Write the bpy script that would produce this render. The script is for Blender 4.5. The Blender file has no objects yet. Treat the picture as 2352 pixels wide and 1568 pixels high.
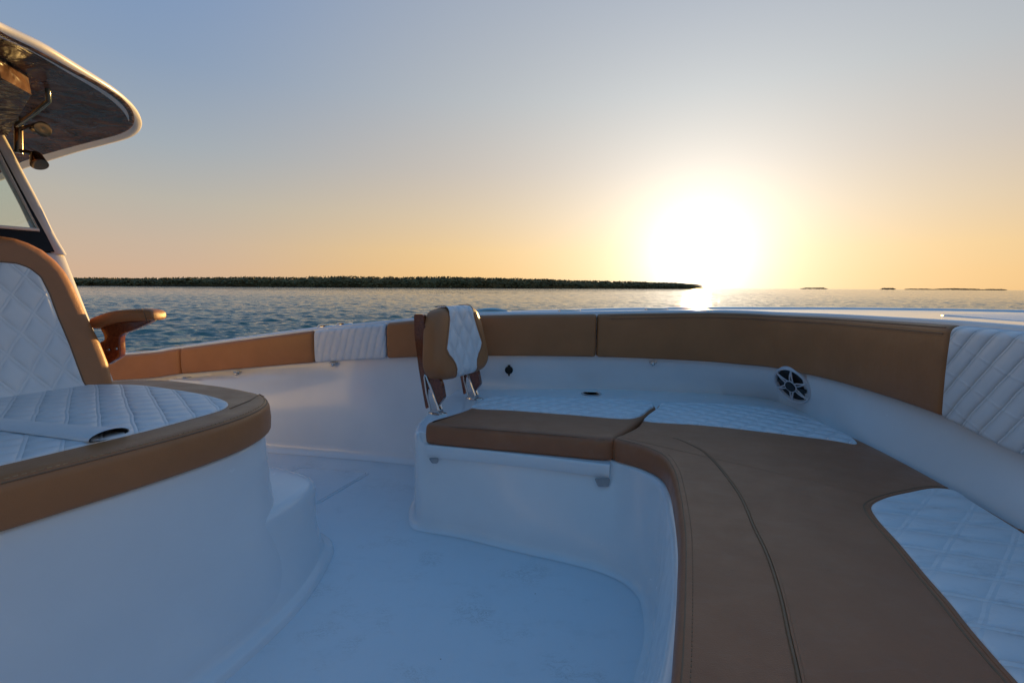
import bpy, bmesh, math, random
from mathutils import Vector, Matrix, noise
R = math.radians
random.seed(7)
sc = bpy.context.scene
COL = sc.collection

# ------------------------------------------------------------------ camera
F = 1110.0
TH = math.atan(125.3 / F)
RO = math.atan(.0063)
CAMZ = 1.16
cam = bpy.data.objects.new('camera', bpy.data.cameras.new('camera'))
COL.objects.link(cam)
cam.matrix_world = Matrix.Translation((0, 0, CAMZ)) @ Matrix.Rotation(R(90) - TH, 4, 'X') @ Matrix.Rotation(RO, 4, 'Z')
cam.data.sensor_width = 36
cam.data.lens = 36 * F / 2352
cam.data.clip_start = .02
cam.data.clip_end = 30000
sc.camera = cam
_RM = cam.matrix_world.to_3x3()
_C = Vector((0, 0, CAMZ))


def ray(u, v):
    return _RM @ Vector(((u - 1176) / F, -(v - 784) / F, -1))


def PZ(u, v, z):
    r = ray(u, v); return _C + r * ((z - CAMZ) / r.z)


def PY(u, v, y):
    r = ray(u, v); return _C + r * (y / r.y)


def PP(u, v, o, n):
    r = ray(u, v); return _C + r * ((Vector(o) - _C).dot(n) / r.dot(n))


# ------------------------------------------------------------------ materials
def mat(name):
    m = bpy.data.materials.new(name); m.use_nodes = True
    nt = m.node_tree; b = nt.nodes['Principled BSDF']
    return m, nt, b


def N(nt, t, **k):
    n = nt.nodes.new(t)
    for a, v in k.items():
        if a in n.inputs.keys() and not hasattr(n, a):
            n.inputs[a].default_value = v
        else:
            setattr(n, a, v)
    return n


def L(nt, a, b): nt.links.new(a, b)


def math_n(nt, op, a, b=None, clamp=False):
    n = nt.nodes.new('ShaderNodeMath'); n.operation = op; n.use_clamp = clamp
    for i, x in enumerate((a, b)):
        if x is None: continue
        if isinstance(x, (int, float)): n.inputs[i].default_value = x
        else: nt.links.new(x, n.inputs[i])
    return n.outputs[0]


def noise_n(nt, vec, scale, detail=4, rough=.55, dist=0):
    n = nt.nodes.new('ShaderNodeTexNoise')
    n.inputs['Scale'].default_value = scale; n.inputs['Detail'].default_value = detail
    n.inputs['Roughness'].default_value = rough; n.inputs['Distortion'].default_value = dist
    if vec is not None: nt.links.new(vec, n.inputs['Vector'])
    return n.outputs['Fac']


def ramp_n(nt, fac, p0, c0, p1, c1):
    n = nt.nodes.new('ShaderNodeValToRGB'); e = n.color_ramp.elements
    e[0].position = p0; e[0].color = (*c0, 1) if len(c0) == 3 else c0
    e[1].position = p1; e[1].color = (*c1, 1) if len(c1) == 3 else c1
    nt.links.new(fac, n.inputs[0]); return n.outputs[0]


def bump_n(nt, h, dist, strength=1.0, nrm=None):
    n = nt.nodes.new('ShaderNodeBump'); n.inputs['Distance'].default_value = dist
    n.inputs['Strength'].default_value = strength
    nt.links.new(h, n.inputs['Height'])
    if nrm is not None: nt.links.new(nrm, n.inputs['Normal'])
    return n.outputs[0]


def mixc(nt, f, a, b):
    n = nt.nodes.new('ShaderNodeMix'); n.data_type = 'RGBA'
    if isinstance(f, (int, float)): n.inputs[0].default_value = f
    else: nt.links.new(f, n.inputs[0])
    for i, x in ((6, a), (7, b)):
        if isinstance(x, tuple): n.inputs[i].default_value = (*x, 1)
        else: nt.links.new(x, n.inputs[i])
    return n.outputs[2]


M = {}


def gelcoat():
    m, nt, b = mat('gelcoat')
    tc = N(nt, 'ShaderNodeTexCoord')
    n1 = noise_n(nt, tc.outputs['Object'], 3.0, 5)
    c = ramp_n(nt, n1, .3, (.71, .745, .78), .75, (.78, .81, .835))
    L(nt, c, b.inputs['Base Color'])
    n2 = noise_n(nt, tc.outputs['Object'], 14, 5, .6)
    L(nt, ramp_n(nt, n2, .3, (.16, .16, .16), .8, (.30, .30, .30)), b.inputs['Roughness'])
    n3 = noise_n(nt, tc.outputs['Object'], 2.2, 2)
    L(nt, bump_n(nt, n3, .02, .25), b.inputs['Normal'])
    b.inputs['Coat Weight'].default_value = .3; b.inputs['Coat Roughness'].default_value = .1
    M['gel'] = m


def nonskid():
    m, nt, b = mat('nonskid_gelcoat')
    tc = N(nt, 'ShaderNodeTexCoord')
    o = tc.outputs['Object']
    big = noise_n(nt, o, 1.6, 6, .6)
    base = ramp_n(nt, big, .3, (.69, .735, .78), .72, (.74, .78, .82))
    # scuffs: thin ridges of a stretched noise, only inside patchy areas
    mp = N(nt, 'ShaderNodeMapping'); L(nt, o, mp.inputs[0]); mp.inputs['Scale'].default_value = (6, 13, 1); mp.inputs['Rotation'].default_value = (0, 0, .5)
    rid = noise_n(nt, mp.outputs[0], 3.2, 8, .75, 1.2)
    rr = math_n(nt, 'ABSOLUTE', math_n(nt, 'SUBTRACT', rid, .5))
    line = ramp_n(nt, rr, .0, (1, 1, 1), .022, (0, 0, 0))
    patch = ramp_n(nt, noise_n(nt, o, 4.2, 4, .6), .53, (0, 0, 0), .66, (1, 1, 1))
    f = math_n(nt, 'MULTIPLY', line, patch)
    f = math_n(nt, 'MULTIPLY', f, .5)
    sp = N(nt, 'ShaderNodeTexVoronoi'); sp.inputs['Scale'].default_value = 9; L(nt, o, sp.inputs['Vector'])
    spk = ramp_n(nt, sp.outputs['Distance'], .02, (1, 1, 1), .035, (0, 0, 0))
    spk = math_n(nt, 'MULTIPLY', spk, ramp_n(nt, noise_n(nt, o, 2.7, 1), .5, (0, 0, 0), .54, (1, 1, 1)))
    f2 = math_n(nt, 'MAXIMUM', f, math_n(nt, 'MULTIPLY', spk, .8))
    smear = math_n(nt, 'MULTIPLY', ramp_n(nt, noise_n(nt, mp.outputs[0], .8, 6, .7), .56, (0, 0, 0), .8, (1, 1, 1)), .13)
    f2 = math_n(nt, 'MAXIMUM', f2, smear)
    L(nt, mixc(nt, f2, base, (.20, .17, .12)), b.inputs['Base Color'])
    b.inputs['Roughness'].default_value = .42
    fine = noise_n(nt, o, 260, 2, .5)
    L(nt, bump_n(nt, fine, .002, .5), b.inputs['Normal'])
    M['nonskid'] = m


def vinyl(name, c0, c1, quilt=None, dirt=0, rough=(.38, .52), puff=.012):
    m, nt, b = mat(name)
    tc = N(nt, 'ShaderNodeTexCoord'); o = tc.outputs['Object']
    n1 = noise_n(nt, o, 5, 5, .6)
    col = ramp_n(nt, n1, .3, c0, .72, c1)
    if dirt:
        mp = N(nt, 'ShaderNodeMapping'); L(nt, o, mp.inputs[0]); mp.inputs['Scale'].default_value = (5, 12, 5)
        dn = noise_n(nt, mp.outputs[0], 1.6, 8, .75, .8)
        df = math_n(nt, 'MULTIPLY', ramp_n(nt, dn, .52, (0, 0, 0), .78, (1, 1, 1)), dirt)
        vo = N(nt, 'ShaderNodeTexVoronoi'); vo.inputs['Scale'].default_value = 7; L(nt, o, vo.inputs['Vector'])
        sp = ramp_n(nt, vo.outputs['Distance'], .018, (1, 1, 1), .03, (0, 0, 0))
        sp = math_n(nt, 'MULTIPLY', sp, ramp_n(nt, noise_n(nt, o, 3.1, 1), .55, (0, 0, 0), .6, (1, 1, 1)))
        col = mixc(nt, df, col, (.10, .09, .08) if c0[0] > .4 else (.42, .36, .30))
        col = mixc(nt, math_n(nt, 'MULTIPLY', sp, .7), col, (.6, .58, .55) if c0[0] < .4 else (.1, .08, .07))
    grain = noise_n(nt, o, 330, 3, .6)
    wr = noise_n(nt, o, 9, 3, .6)
    nb = bump_n(nt, grain, .0012, .6)
    nb = bump_n(nt, wr, .006, .45, nb)
    if quilt:
        px_, py_, qx_, qy_, qw = quilt
        uv = N(nt, 'ShaderNodeUVMap')
        sep = N(nt, 'ShaderNodeSeparateXYZ')
        # small wander so no two seams run perfectly straight
        wv = N(nt, 'ShaderNodeTexNoise'); wv.inputs['Scale'].default_value = 7; wv.inputs['Detail'].default_value = 2; L(nt, uv.outputs[0], wv.inputs['Vector'])
        vs = N(nt, 'ShaderNodeVectorMath', operation='SUBTRACT'); L(nt, wv.outputs['Color'], vs.inputs[0]); vs.inputs[1].default_value = (.5, .5, .5)
        vm = N(nt, 'ShaderNodeVectorMath', operation='SCALE'); L(nt, vs.outputs[0], vm.inputs[0]); vm.inputs['Scale'].default_value = .012
        va = N(nt, 'ShaderNodeVectorMath', operation='ADD'); L(nt, uv.outputs[0], va.inputs[0]); L(nt, vm.outputs[0], va.inputs[1])
        L(nt, va.outputs[0], sep.inputs[0])
        lin = lambda a_, b_: math_n(nt, 'ADD', math_n(nt, 'MULTIPLY', sep.outputs[0], a_), math_n(nt, 'MULTIPLY', sep.outputs[1], b_))
        p = lin(1 / px_, 1 / py_); q = lin(1 / qx_, 1 / qy_)

        def tri(t):
            fr = math_n(nt, 'FRACT', t)
            return math_n(nt, 'MULTIPLY', math_n(nt, 'ABSOLUTE', math_n(nt, 'SUBTRACT', fr, .5)), 2)
        a, c = tri(p), tri(q)

        def puf(t, band):
            t2 = math_n(nt, 'DIVIDE', t, 1 - band)
            t2 = math_n(nt, 'MINIMUM', t2, 1)
            return math_n(nt, 'SUBTRACT', 1, math_n(nt, 'POWER', t2, 2.6))
        pc_ = math_n(nt, 'ADD', math_n(nt, 'MULTIPLY', puf(c, .13), qw), 1 - qw)
        h = math_n(nt, 'POWER', math_n(nt, 'MULTIPLY', puf(a, .13), pc_), .75)

        def ridge(t, band):   # the raised fold between the twin seams
            e = math_n(nt, 'SUBTRACT', t, 1 - band)
            e = math_n(nt, 'MAXIMUM', e, 0)
            return math_n(nt, 'MULTIPLY', math_n(nt, 'MINIMUM', math_n(nt, 'DIVIDE', e, band), 1), .12)
        h = math_n(nt, 'ADD', h, math_n(nt, 'ADD', ridge(a, .13), ridge(c, .13)))
        nb = bump_n(nt, h, puff, 1.0, nb)
        sm = math_n(nt, 'MAXIMUM', a, math_n(nt, 'MULTIPLY', c, .5 + .5 * qw))
        seam = ramp_n(nt, math_n(nt, 'ABSOLUTE', math_n(nt, 'SUBTRACT', sm, .87)), .0, (1, 1, 1), .03, (0, 0, 0))
        col = mixc(nt, math_n(nt, 'MULTIPLY', seam, .22), col, (.45, .45, .46))
    L(nt, col, b.inputs['Base Color'])
    L(nt, ramp_n(nt, noise_n(nt, o, 11, 4), .3, (rough[0],) * 3, .75, (rough[1],) * 3), b.inputs['Roughness'])
    b.inputs['Specular IOR Level'].default_value = .45
    L(nt, nb, b.inputs['Normal'])
    M[name] = m


def simple(name, col, rough=.5, metal=0, noisy=0, bump=0, bs=20, coat=0, spec=.5):
    m, nt, b = mat(name)
    tc = N(nt, 'ShaderNodeTexCoord'); o = tc.outputs['Object']
    n1 = noise_n(nt, o, bs, 5, .6)
    d = tuple(max(0, x * (1 - noisy)) for x in col); e = tuple(min(1, x * (1 + noisy)) for x in col)
    L(nt, ramp_n(nt, n1, .3, d, .7, e), b.inputs['Base Color'])
    b.inputs['Roughness'].default_value = rough; b.inputs['Metallic'].default_value = metal
    b.inputs['Coat Weight'].default_value = coat; b.inputs['Specular IOR Level'].default_value = spec
    if bump: L(nt, bump_n(nt, n1, bump, .6), b.inputs['Normal'])
    M[name] = m
    return m, nt, b


gelcoat(); nonskid()
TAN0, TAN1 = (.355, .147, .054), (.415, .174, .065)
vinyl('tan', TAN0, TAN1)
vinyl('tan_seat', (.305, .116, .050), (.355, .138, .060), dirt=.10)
WH0, WH1 = (.68, .71, .74), (.77, .79, .81)
vinyl('quilt_lounge', WH0, WH1, (.105, .120, .120, -.105, .75), puff=.0075)
vinyl('quilt_back', WH0, WH1, (.105, .16, .105, -.16, .9), puff=.0080)
vinyl('quilt_seat', WH0, WH1, (.105, .12, .12, -.105, .95), puff=.011)
vinyl('quilt_worn', WH0, WH1, (.30, .11, .16, -.13, .6), dirt=.35, puff=.010)
vinyl('quilt_pad', WH0, WH1, (.055, -.20, .15, .075, .6), puff=.006)
vinyl('quilt_big', WH0, WH1, (.075, -.10, .50, .11, .10), puff=.009)
vinyl('white_vinyl', WH0, WH1)
simple('welt', (.20, .105, .05), .5, noisy=.15)
simple('thread', (.42, .27, .15), .7, noisy=.2)
simple('steel', (.62, .62, .62), .12, 1.0, noisy=.06, bs=9)
simple('black', (.010, .010, .010), .5, noisy=.3, bs=30, spec=.25)
simple('notch_shade', (.33, .34, .36), .5, noisy=.08)  # shade inside the finger notches, put in as an even grey
simple('shadow_gap', (.03, .03, .035), .8, noisy=.2)
simple('dark_steel', (.18, .13, .08), .16, 1.0, noisy=.2, bs=9)
simple('warm_lit_white', (.77, .72, .66), .25, noisy=.03, bs=4, coat=.3)  # white tinted warm in place of light bounced up off the water
simple('cone', (.02, .016, .015), .4, noisy=.3)
simple('speaker_white', (.62, .62, .66), .35, noisy=.04)


def teak():
    m, nt, b = mat('teak')
    tc = N(nt, 'ShaderNodeTexCoord')
    mp = N(nt, 'ShaderNodeMapping'); L(nt, tc.outputs['Object'], mp.inputs[0]); mp.inputs['Scale'].default_value = (60, 60, 6)
    n1 = noise_n(nt, mp.outputs[0], 1.5, 6, .65, .6)
    L(nt, ramp_n(nt, n1, .3, (.085, .018, .006), .7, (.24, .062, .018)), b.inputs['Base Color'])
    b.inputs['Roughness'].default_value = .22
    b.inputs['Coat Weight'].default_value = .8; b.inputs['Coat Roughness'].default_value = .06
    L(nt, bump_n(nt, n1, .001, .4), b.inputs['Normal'])
    M['teak'] = m


def headliner():
    m, nt, b = mat('headliner')
    tc = N(nt, 'ShaderNodeTexCoord'); o = tc.outputs['Object']
    n1 = noise_n(nt, o, 5, 5, .6, 1.0)
    L(nt, ramp_n(nt, n1, .3, (.030, .016, .011), .72, (.20, .105, .065)), b.inputs['Base Color'])
    b.inputs['Roughness'].default_value = .24
    b.inputs['Specular IOR Level'].default_value = .3
    n2 = noise_n(nt, o, 7, 3, .55, .8)
    L(nt, bump_n(nt, n2, .05, .6), b.inputs['Normal'])
    M['headliner'] = m


def glass():
    m, nt, b = mat('windscreen_glass')
    b.inputs['Base Color'].default_value = (.80, .93, .90, 1)
    b.inputs['Transmission Weight'].default_value = 1
    b.inputs['Roughness'].default_value = .02
    b.inputs['IOR'].default_value = 1.45
    tc = N(nt, 'ShaderNodeTexCoord')
    L(nt, bump_n(nt, noise_n(nt, tc.outputs['Object'], 3, 2), .003, .2), b.inputs['Normal'])
    M['glass'] = m


def water():
    m, nt, b = mat('sea_water')
    tc = N(nt, 'ShaderNodeTexCoord'); o = tc.outputs['Object']
    mp = N(nt, 'ShaderNodeMapping'); L(nt, o, mp.inputs[0]); mp.inputs['Scale'].default_value = (.55, 1.0, 1); mp.inputs['Rotation'].default_value = (0, 0, R(-8))
    v = mp.outputs[0]
    mid = noise_n(nt, v, 1.1, 3, .55, .4)
    fin = noise_n(nt, v, 4.5, 5, .6, .3)
    far = noise_n(nt, v, .38, 3, .6, .4)
    nb = bump_n(nt, far, .42, 1.0)
    nb = bump_n(nt, mid, .16, 1.0, nb)
    nb = bump_n(nt, fin, .07, 1.0, nb)
    L(nt, nb, b.inputs['Normal'])
    c = ramp_n(nt, noise_n(nt, v, .05, 3), .35, (.075, .170, .155), .7, (.095, .20, .175))
    L(nt, c, b.inputs['Base Color'])
    b.inputs['Roughness'].default_value = .07
    b.inputs['IOR'].default_value = 1.333
    M['water'] = m


def foliage(name, a, c):
    m, nt, b = mat(name)
    tc = N(nt, 'ShaderNodeTexCoord'); o = tc.outputs['Object']
    n1 = noise_n(nt, o, .12, 6, .7)
    L(nt, ramp_n(nt, n1, .35, a, .7, c), b.inputs['Base Color'])
    b.inputs['Roughness'].default_value = .7
    M[name] = m


teak(); headliner(); glass(); water()
foliage('mangrove', (.13, .095, .03), (.30, .20, .065))
foliage('far_mangrove', (.09, .07, .04), (.15, .11, .06))
foliage('mud', (.05, .04, .03), (.08, .065, .045))


# ------------------------------------------------------------------ curves
def cr(p0, p1, p2, p3, t):
    # centripetal-ish: uniform catmull-rom, fine for near even spacing
    return tuple(.5 * ((2 * b) + (-a + c) * t + (2 * a - 5 * b + 4 * c - d) * t * t + (-a + 3 * b - 3 * c + d) * t ** 3)
                 for a, b, c, d in zip(p0, p1, p2, p3))


def spl(pts, t):
    n = len(pts); i = min(max(int(math.floor(t)), 0), n - 2); f = t - i
    g = lambda k: pts[min(max(k, 0), n - 1)]
    p0 = g(i - 1) if i > 0 else tuple(2 * a - b for a, b in zip(g(0), g(1)))
    p3 = g(i + 2) if i + 2 < n else tuple(2 * a - b for a, b in zip(g(n - 1), g(n - 2)))
    return cr(p0, g(i), g(i + 1), p3, f)


def smooth_open(pts, k=8):
    pts = [tuple(p) for p in pts]
    out = []
    for i in range(len(pts) - 1):
        for j in range(k): out.append(spl(pts, i + j / k))
    out.append(pts[-1]); return out


def ccr(P0, P1, P2, P3, f):
    """centripetal catmull-rom"""
    P0, P1, P2, P3 = (Vector(p) for p in (P0, P1, P2, P3))
    t0 = 0; t1 = t0 + max((P1 - P0).length, 1e-6) ** .5; t2 = t1 + max((P2 - P1).length, 1e-6) ** .5; t3 = t2 + max((P3 - P2).length, 1e-6) ** .5
    t = t1 + (t2 - t1) * f
    A1 = P0 * ((t1 - t) / (t1 - t0)) + P1 * ((t - t0) / (t1 - t0)); A2 = P1 * ((t2 - t) / (t2 - t1)) + P2 * ((t - t1) / (t2 - t1)); A3 = P2 * ((t3 - t) / (t3 - t2)) + P3 * ((t - t2) / (t3 - t2))
    B1 = A1 * ((t2 - t) / (t2 - t0)) + A2 * ((t - t0) / (t2 - t0)); B2 = A2 * ((t3 - t) / (t3 - t1)) + A3 * ((t - t1) / (t3 - t1))
    return tuple(B1 * ((t2 - t) / (t2 - t1)) + B2 * ((t - t1) / (t2 - t1)))


def smooth_closed(pts, k=8):
    pts = [tuple(p) for p in pts]; n = len(pts); out = []
    for i in range(n):
        for j in range(k):
            out.append(ccr(pts[i - 1], pts[i], pts[(i + 1) % n], pts[(i + 2) % n], j / k))
    return out


def resample(pts, step, closed=False):
    P = [Vector(p) for p in pts]
    if closed: P.append(P[0])
    d = [0]
    for a, b in zip(P, P[1:]): d.append(d[-1] + (b - a).length)
    n = max(3, int(round(d[-1] / step))); out = []; k = 0
    for i in range(n if closed else n + 1):
        s = d[-1] * i / n
        while k < len(d) - 2 and d[k + 1] < s: k += 1
        f = (s - d[k]) / max(d[k + 1] - d[k], 1e-9)
        out.append(P[k].lerp(P[k + 1], min(f, 1)))
    return out


def round_poly(pts, r, seg=6):
    """polygon with each corner turned by a quadratic arc; r: one radius or one per corner"""
    n = len(pts); out = []
    for i in range(n):
        a, b, c = Vector(pts[i - 1][:2]), Vector(pts[i][:2]), Vector(pts[(i + 1) % n][:2])
        ri = r[i] if isinstance(r, (list, tuple)) else r
        la, lc = (a - b).length, (c - b).length
        k = min(ri, la * .49, lc * .49)
        if k < 1e-5: out.append(b.copy()); continue
        p, q = b + (a - b) / la * k, b + (c - b) / lc * k
        for j in range(seg + 1):
            t = j / seg
            out.append(p * (1 - t) ** 2 + b * 2 * t * (1 - t) + q * t * t)
    return out


def area2(p): return sum(a[0] * b[1] - b[0] * a[1] for a, b in zip(p, list(p[1:]) + [p[0]])) / 2


def inset(p, d):
    """p CCW closed list of 2D Vectors; positive d goes inside; folds are collapsed"""
    st = max(1, int(math.ceil(abs(d) / .003))); q = [v.copy() for v in p]
    for _ in range(st):
        r = inset1(q, d / st); n = len(r)
        for k in range(6):
            bad = False
            for i in range(n):
                j = (i + 1) % n
                e = q[j] - q[i]
                if e.length > 1e-6 and (r[j] - r[i]).length > 1e-6 and (r[j] - r[i]).dot(e) <= 0:
                    m = (r[i] + r[j]) / 2; r[i] = m.copy(); r[j] = m.copy(); bad = True
                elif e.length <= 1e-6: r[j] = r[i].copy()
            if not bad: break
        q = r
    return q


def inset1(p, d):
    n = len(p); out = []
    for i in range(n):
        a = i - 1; c = i + 1
        while (p[i] - p[a % n]).length < 1e-6 and i - a < n - 1: a -= 1
        while (p[c % n] - p[i]).length < 1e-6 and c - i < n - 1: c += 1
        e1 = (p[i] - p[a % n]).normalized(); e2 = (p[c % n] - p[i]).normalized()
        n1 = Vector((-e1.y, e1.x)); n2 = Vector((-e2.y, e2.x))
        m = n1 + n2
        if m.length < 1e-6: m = n1.copy()
        m.normalize(); k = 1 / max(m.dot(n1), .6)
        out.append(p[i] + m * d * k)
    return out


# ------------------------------------------------------------------ objects
WM = {}


def obj(name, verts, faces, m, parent=None, Mx=None, smooth=True, uvs=None, autosm=None):
    me = bpy.data.meshes.new(name)
    me.from_pydata([tuple(v) for v in verts], [], faces)
    me.validate(clean_customdata=False)
    uvl = me.uv_layers.new(name='UVMap')
    for lp in me.loops:
        vi = lp.vertex_index
        uvl.data[lp.index].uv = uvs[vi] if uvs else (me.vertices[vi].co.x, me.vertices[vi].co.y)
    bm = bmesh.new(); bm.from_mesh(me)
    bmesh.ops.recalc_face_normals(bm, faces=bm.faces); bm.to_mesh(me); bm.free()
    if smooth:
        me.polygons.foreach_set('use_smooth', [True] * len(me.polygons))
        if autosm:
            try: me.set_sharp_from_angle(angle=R(autosm))
            except Exception: pass
    me.materials.append(M[m] if isinstance(m, str) else m)
    o = bpy.data.objects.new(name, me); COL.objects.link(o)
    Mx = Mx or Matrix.Identity(4)
    if parent is not None:
        o.parent = parent; o.matrix_basis = WM[parent.name].inverted() @ Mx
    else: o.matrix_basis = Mx
    WM[o.name] = Mx
    return o


def thing(name, label, cat, loc, group=None):
    o = bpy.data.objects.new(name, None); COL.objects.link(o)
    o.location = loc; o.empty_display_size = .1
    WM[o.name] = Matrix.Translation(loc)
    o['label'] = label; o['category'] = cat
    if group: o['group'] = group
    return o


def tag(o, label, cat, group=None):
    o['label'] = label; o['category'] = cat
    if group: o['group'] = group
    return o


def frame(o, a, b):
    b = Vector(b).normalized(); a = Vector(a); a = (a - b * a.dot(b)).normalized(); n = a.cross(b)
    m = Matrix.Identity(4)
    for i, c in enumerate((a, b, n, Vector(o))):
        for j in range(3): m[j][i] = c[j]
    return m


class MB:
    def __init__(s): s.v = []; s.f = []; s.uv = []

    def add(s, vs, fs, uv=None):
        k = len(s.v); s.v += [Vector(v) for v in vs]; s.f += [tuple(i + k for i in f) for f in fs]
        s.uv += list(uv) if uv else [(v[0], v[1]) for v in vs]

    def box(s, c, d, Mx=None, bev=0):
        x, y, z = (q / 2 for q in d)
        if bev:
            prof = [(-x + bev, -y), (x - bev, -y), (x, -y + bev), (x, y - bev), (x - bev, y), (-x + bev, y), (-x, y - bev), (-x, -y + bev)]
            s.prism([(p[0] + c[0], p[1] + c[1]) for p in prof], c[2] - z, c[2] + z, Mx); return
        v = [Vector((c[0] + i * x, c[1] + j * y, c[2] + k * z)) for i in (-1, 1) for j in (-1, 1) for k in (-1, 1)]
        if Mx: v = [Mx @ p for p in v]
        s.add(v, [(0, 1, 3, 2), (4, 6, 7, 5), (0, 4, 5, 1), (2, 3, 7, 6), (0, 2, 6, 4), (1, 5, 7, 3)])

    def prism(s, poly, z0, z1, Mx=None):
        n = len(poly)
        v = [Vector((p[0], p[1], z0)) for p in poly] + [Vector((p[0], p[1], z1)) for p in poly]
        if Mx: v = [Mx @ p for p in v]
        s.add(v, [tuple(range(n))[::-1], tuple(range(n, 2 * n))] + [(i, (i + 1) % n, n + (i + 1) % n, n + i) for i in range(n)])

    def tube(s, path, r, seg=8, caps=True, closed=False, sx=1.0):
        P = [Vector(p) for p in path]; n = len(P); rings = []
        up = None
        for i, p in enumerate(P):
            if closed: t = (P[(i + 1) % n] - P[i - 1])
            else: t = (P[min(i + 1, n - 1)] - P[max(i - 1, 0)])
            t.normalize()
            if up is None:
                up = Vector((0, 0, 1)) if abs(t.z) < .9 else Vector((1, 0, 0))
            a = t.cross(up).normalized(); up = a.cross(t).normalized()
            rr = r[i] if isinstance(r, (list, tuple)) else r
            rings.append([p + (a * math.cos(2 * math.pi * k / seg) * sx + up * math.sin(2 * math.pi * k / seg)) * rr for k in range(seg)])
        v = [q for g in rings for q in g]; f = []
        m = n if closed else n - 1
        for i in range(m):
            for k in range(seg):
                a = i * seg + k; b = i * seg + (k + 1) % seg; c = ((i + 1) % n) * seg + (k + 1) % seg; d = ((i + 1) % n) * seg + k
                f.append((a, b, c, d))
        if caps and not closed:
            f.append(tuple(range(seg))[::-1]); f.append(tuple((n - 1) * seg + k for k in range(seg)))
        s.add(v, f)

    def lathe(s, prof, Mx=None, seg=32, sy=1.0):
        v = []; f = []; n = len(prof)
        for k in range(seg):
            a = 2 * math.pi * k / seg
            for r, z in prof: v.append(Vector((r * math.cos(a), r * math.sin(a) * sy, z)))
        for k in range(seg):
            for i in range(n - 1):
                f.append((k * n + i, ((k + 1) % seg) * n + i, ((k + 1) % seg) * n + i + 1, k * n + i + 1))
        if prof[0][0] > 1e-6: f.append(tuple(k * n for k in range(seg))[::-1])
        if prof[-1][0] > 1e-6: f.append(tuple(k * n + n - 1 for k in range(seg)))
        if Mx: v = [Mx @ p for p in v]
        s.add(v, f)

    def loft(s, rows, closed=False, uv=None, cap=False):
        n = len(rows[0]); v = [p for r in rows for p in r]; f = []
        for i in range(len(rows) - 1):
            for j in range(n if closed else n - 1):
                f.append((i * n + j, i * n + (j + 1) % n, (i + 1) * n + (j + 1) % n, (i + 1) * n + j))
        if cap:
            def clean(idx):
                o_ = []
                for q in idx:
                    if not o_ or (Vector(v[q]) - Vector(v[o_[-1]])).length > 2e-5: o_.append(q)
                while len(o_) > 3 and (Vector(v[o_[0]]) - Vector(v[o_[-1]])).length < 2e-5: o_.pop()
                return tuple(o_)
            f.append(clean(range(n))[::-1]); f.append(clean([(len(rows) - 1) * n + j for j in range(n)]))
        s.add(v, f, uv)

    def build(s, name, m, parent=None, Mx=None, smooth=True, autosm=40):
        return obj(name, s.v, s.f, m, parent, Mx, smooth, s.uv, autosm)


def pad_mesh(outline, t0, t1, rt, rb, step=.012, crown=.004, seg=5):
    """upholstered slab: outline (2D) at bottom t0 to top t1 with rounded edges"""
    p = resample([(q[0], q[1]) for q in outline], step, True)
    if area2(p) < 0: p.reverse()
    prof = []
    if rb > 0:
        for i in range(seg + 1):
            a = math.pi / 2 * i / seg
            prof.append((rb * (1 - math.sin(a)), t0 + rb * (1 - math.cos(a))))
    else: prof.append((0, t0))
    h = (t1 - rt) - (t0 + rb)
    if h > .01: prof.append((-.0025, (t0 + rb + t1 - rt) / 2))   # sides belly out a little
    for i in range(seg + 1):
        a = math.pi / 2 * i / seg
        prof.append((rt * (1 - math.cos(a)), t1 - rt + rt * math.sin(a)))
    if crown:
        prof.append((rt + .006, t1 + crown * .3)); prof.append((rt + .011, t1 + crown * .3))
    mb = MB(); rows = []
    for d, z in prof:
        rows.append([Vector((q.x, q.y, z)) for q in inset(p, d)])
    mb.loft(rows, closed=True, cap=True)
    return mb


def pad(name, outline, t0, t1, rt, rb, m, parent, Mx=None, **k):
    return pad_mesh(outline, t0, t1, rt, rb, **k).build(name, m, parent, Mx, autosm=50)


def welt(name, path, r, m, parent, Mx=None, closed=False, seg=6):
    mb = MB(); mb.tube(path, r, seg, closed=closed); return mb.build(name, m, parent, Mx)


def stitches(mb, path, r=.0011, dash=.008, gap=.006):
    P = resample(path, dash + gap)
    for a, b in zip(P, P[1:]):
        e = a.lerp(b, dash / (dash + gap)); mb.tube([a, e], r, 5)


# ------------------------------------------------------------------ ring stations of the boat
V2 = lambda x, y: (x, y)
# (u, Y, v_top, v_bottom), wall at shelf level, wall at floor level, outer gunwale (u,v,Y)
ST = []


def st_px(u, Y, vt, vb, W1, W0, g):
    a = PY(u, vt, Y); b = PY(u, vb, Y); G = PY(*g)
    ST.append((a.x, a.y, a.z, b.z, *W1, *W0, *G))


def st_w(B, zt, zb, W1, W0, G): ST.append((*B, zt, zb, *W1, *W0, *G))


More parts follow.
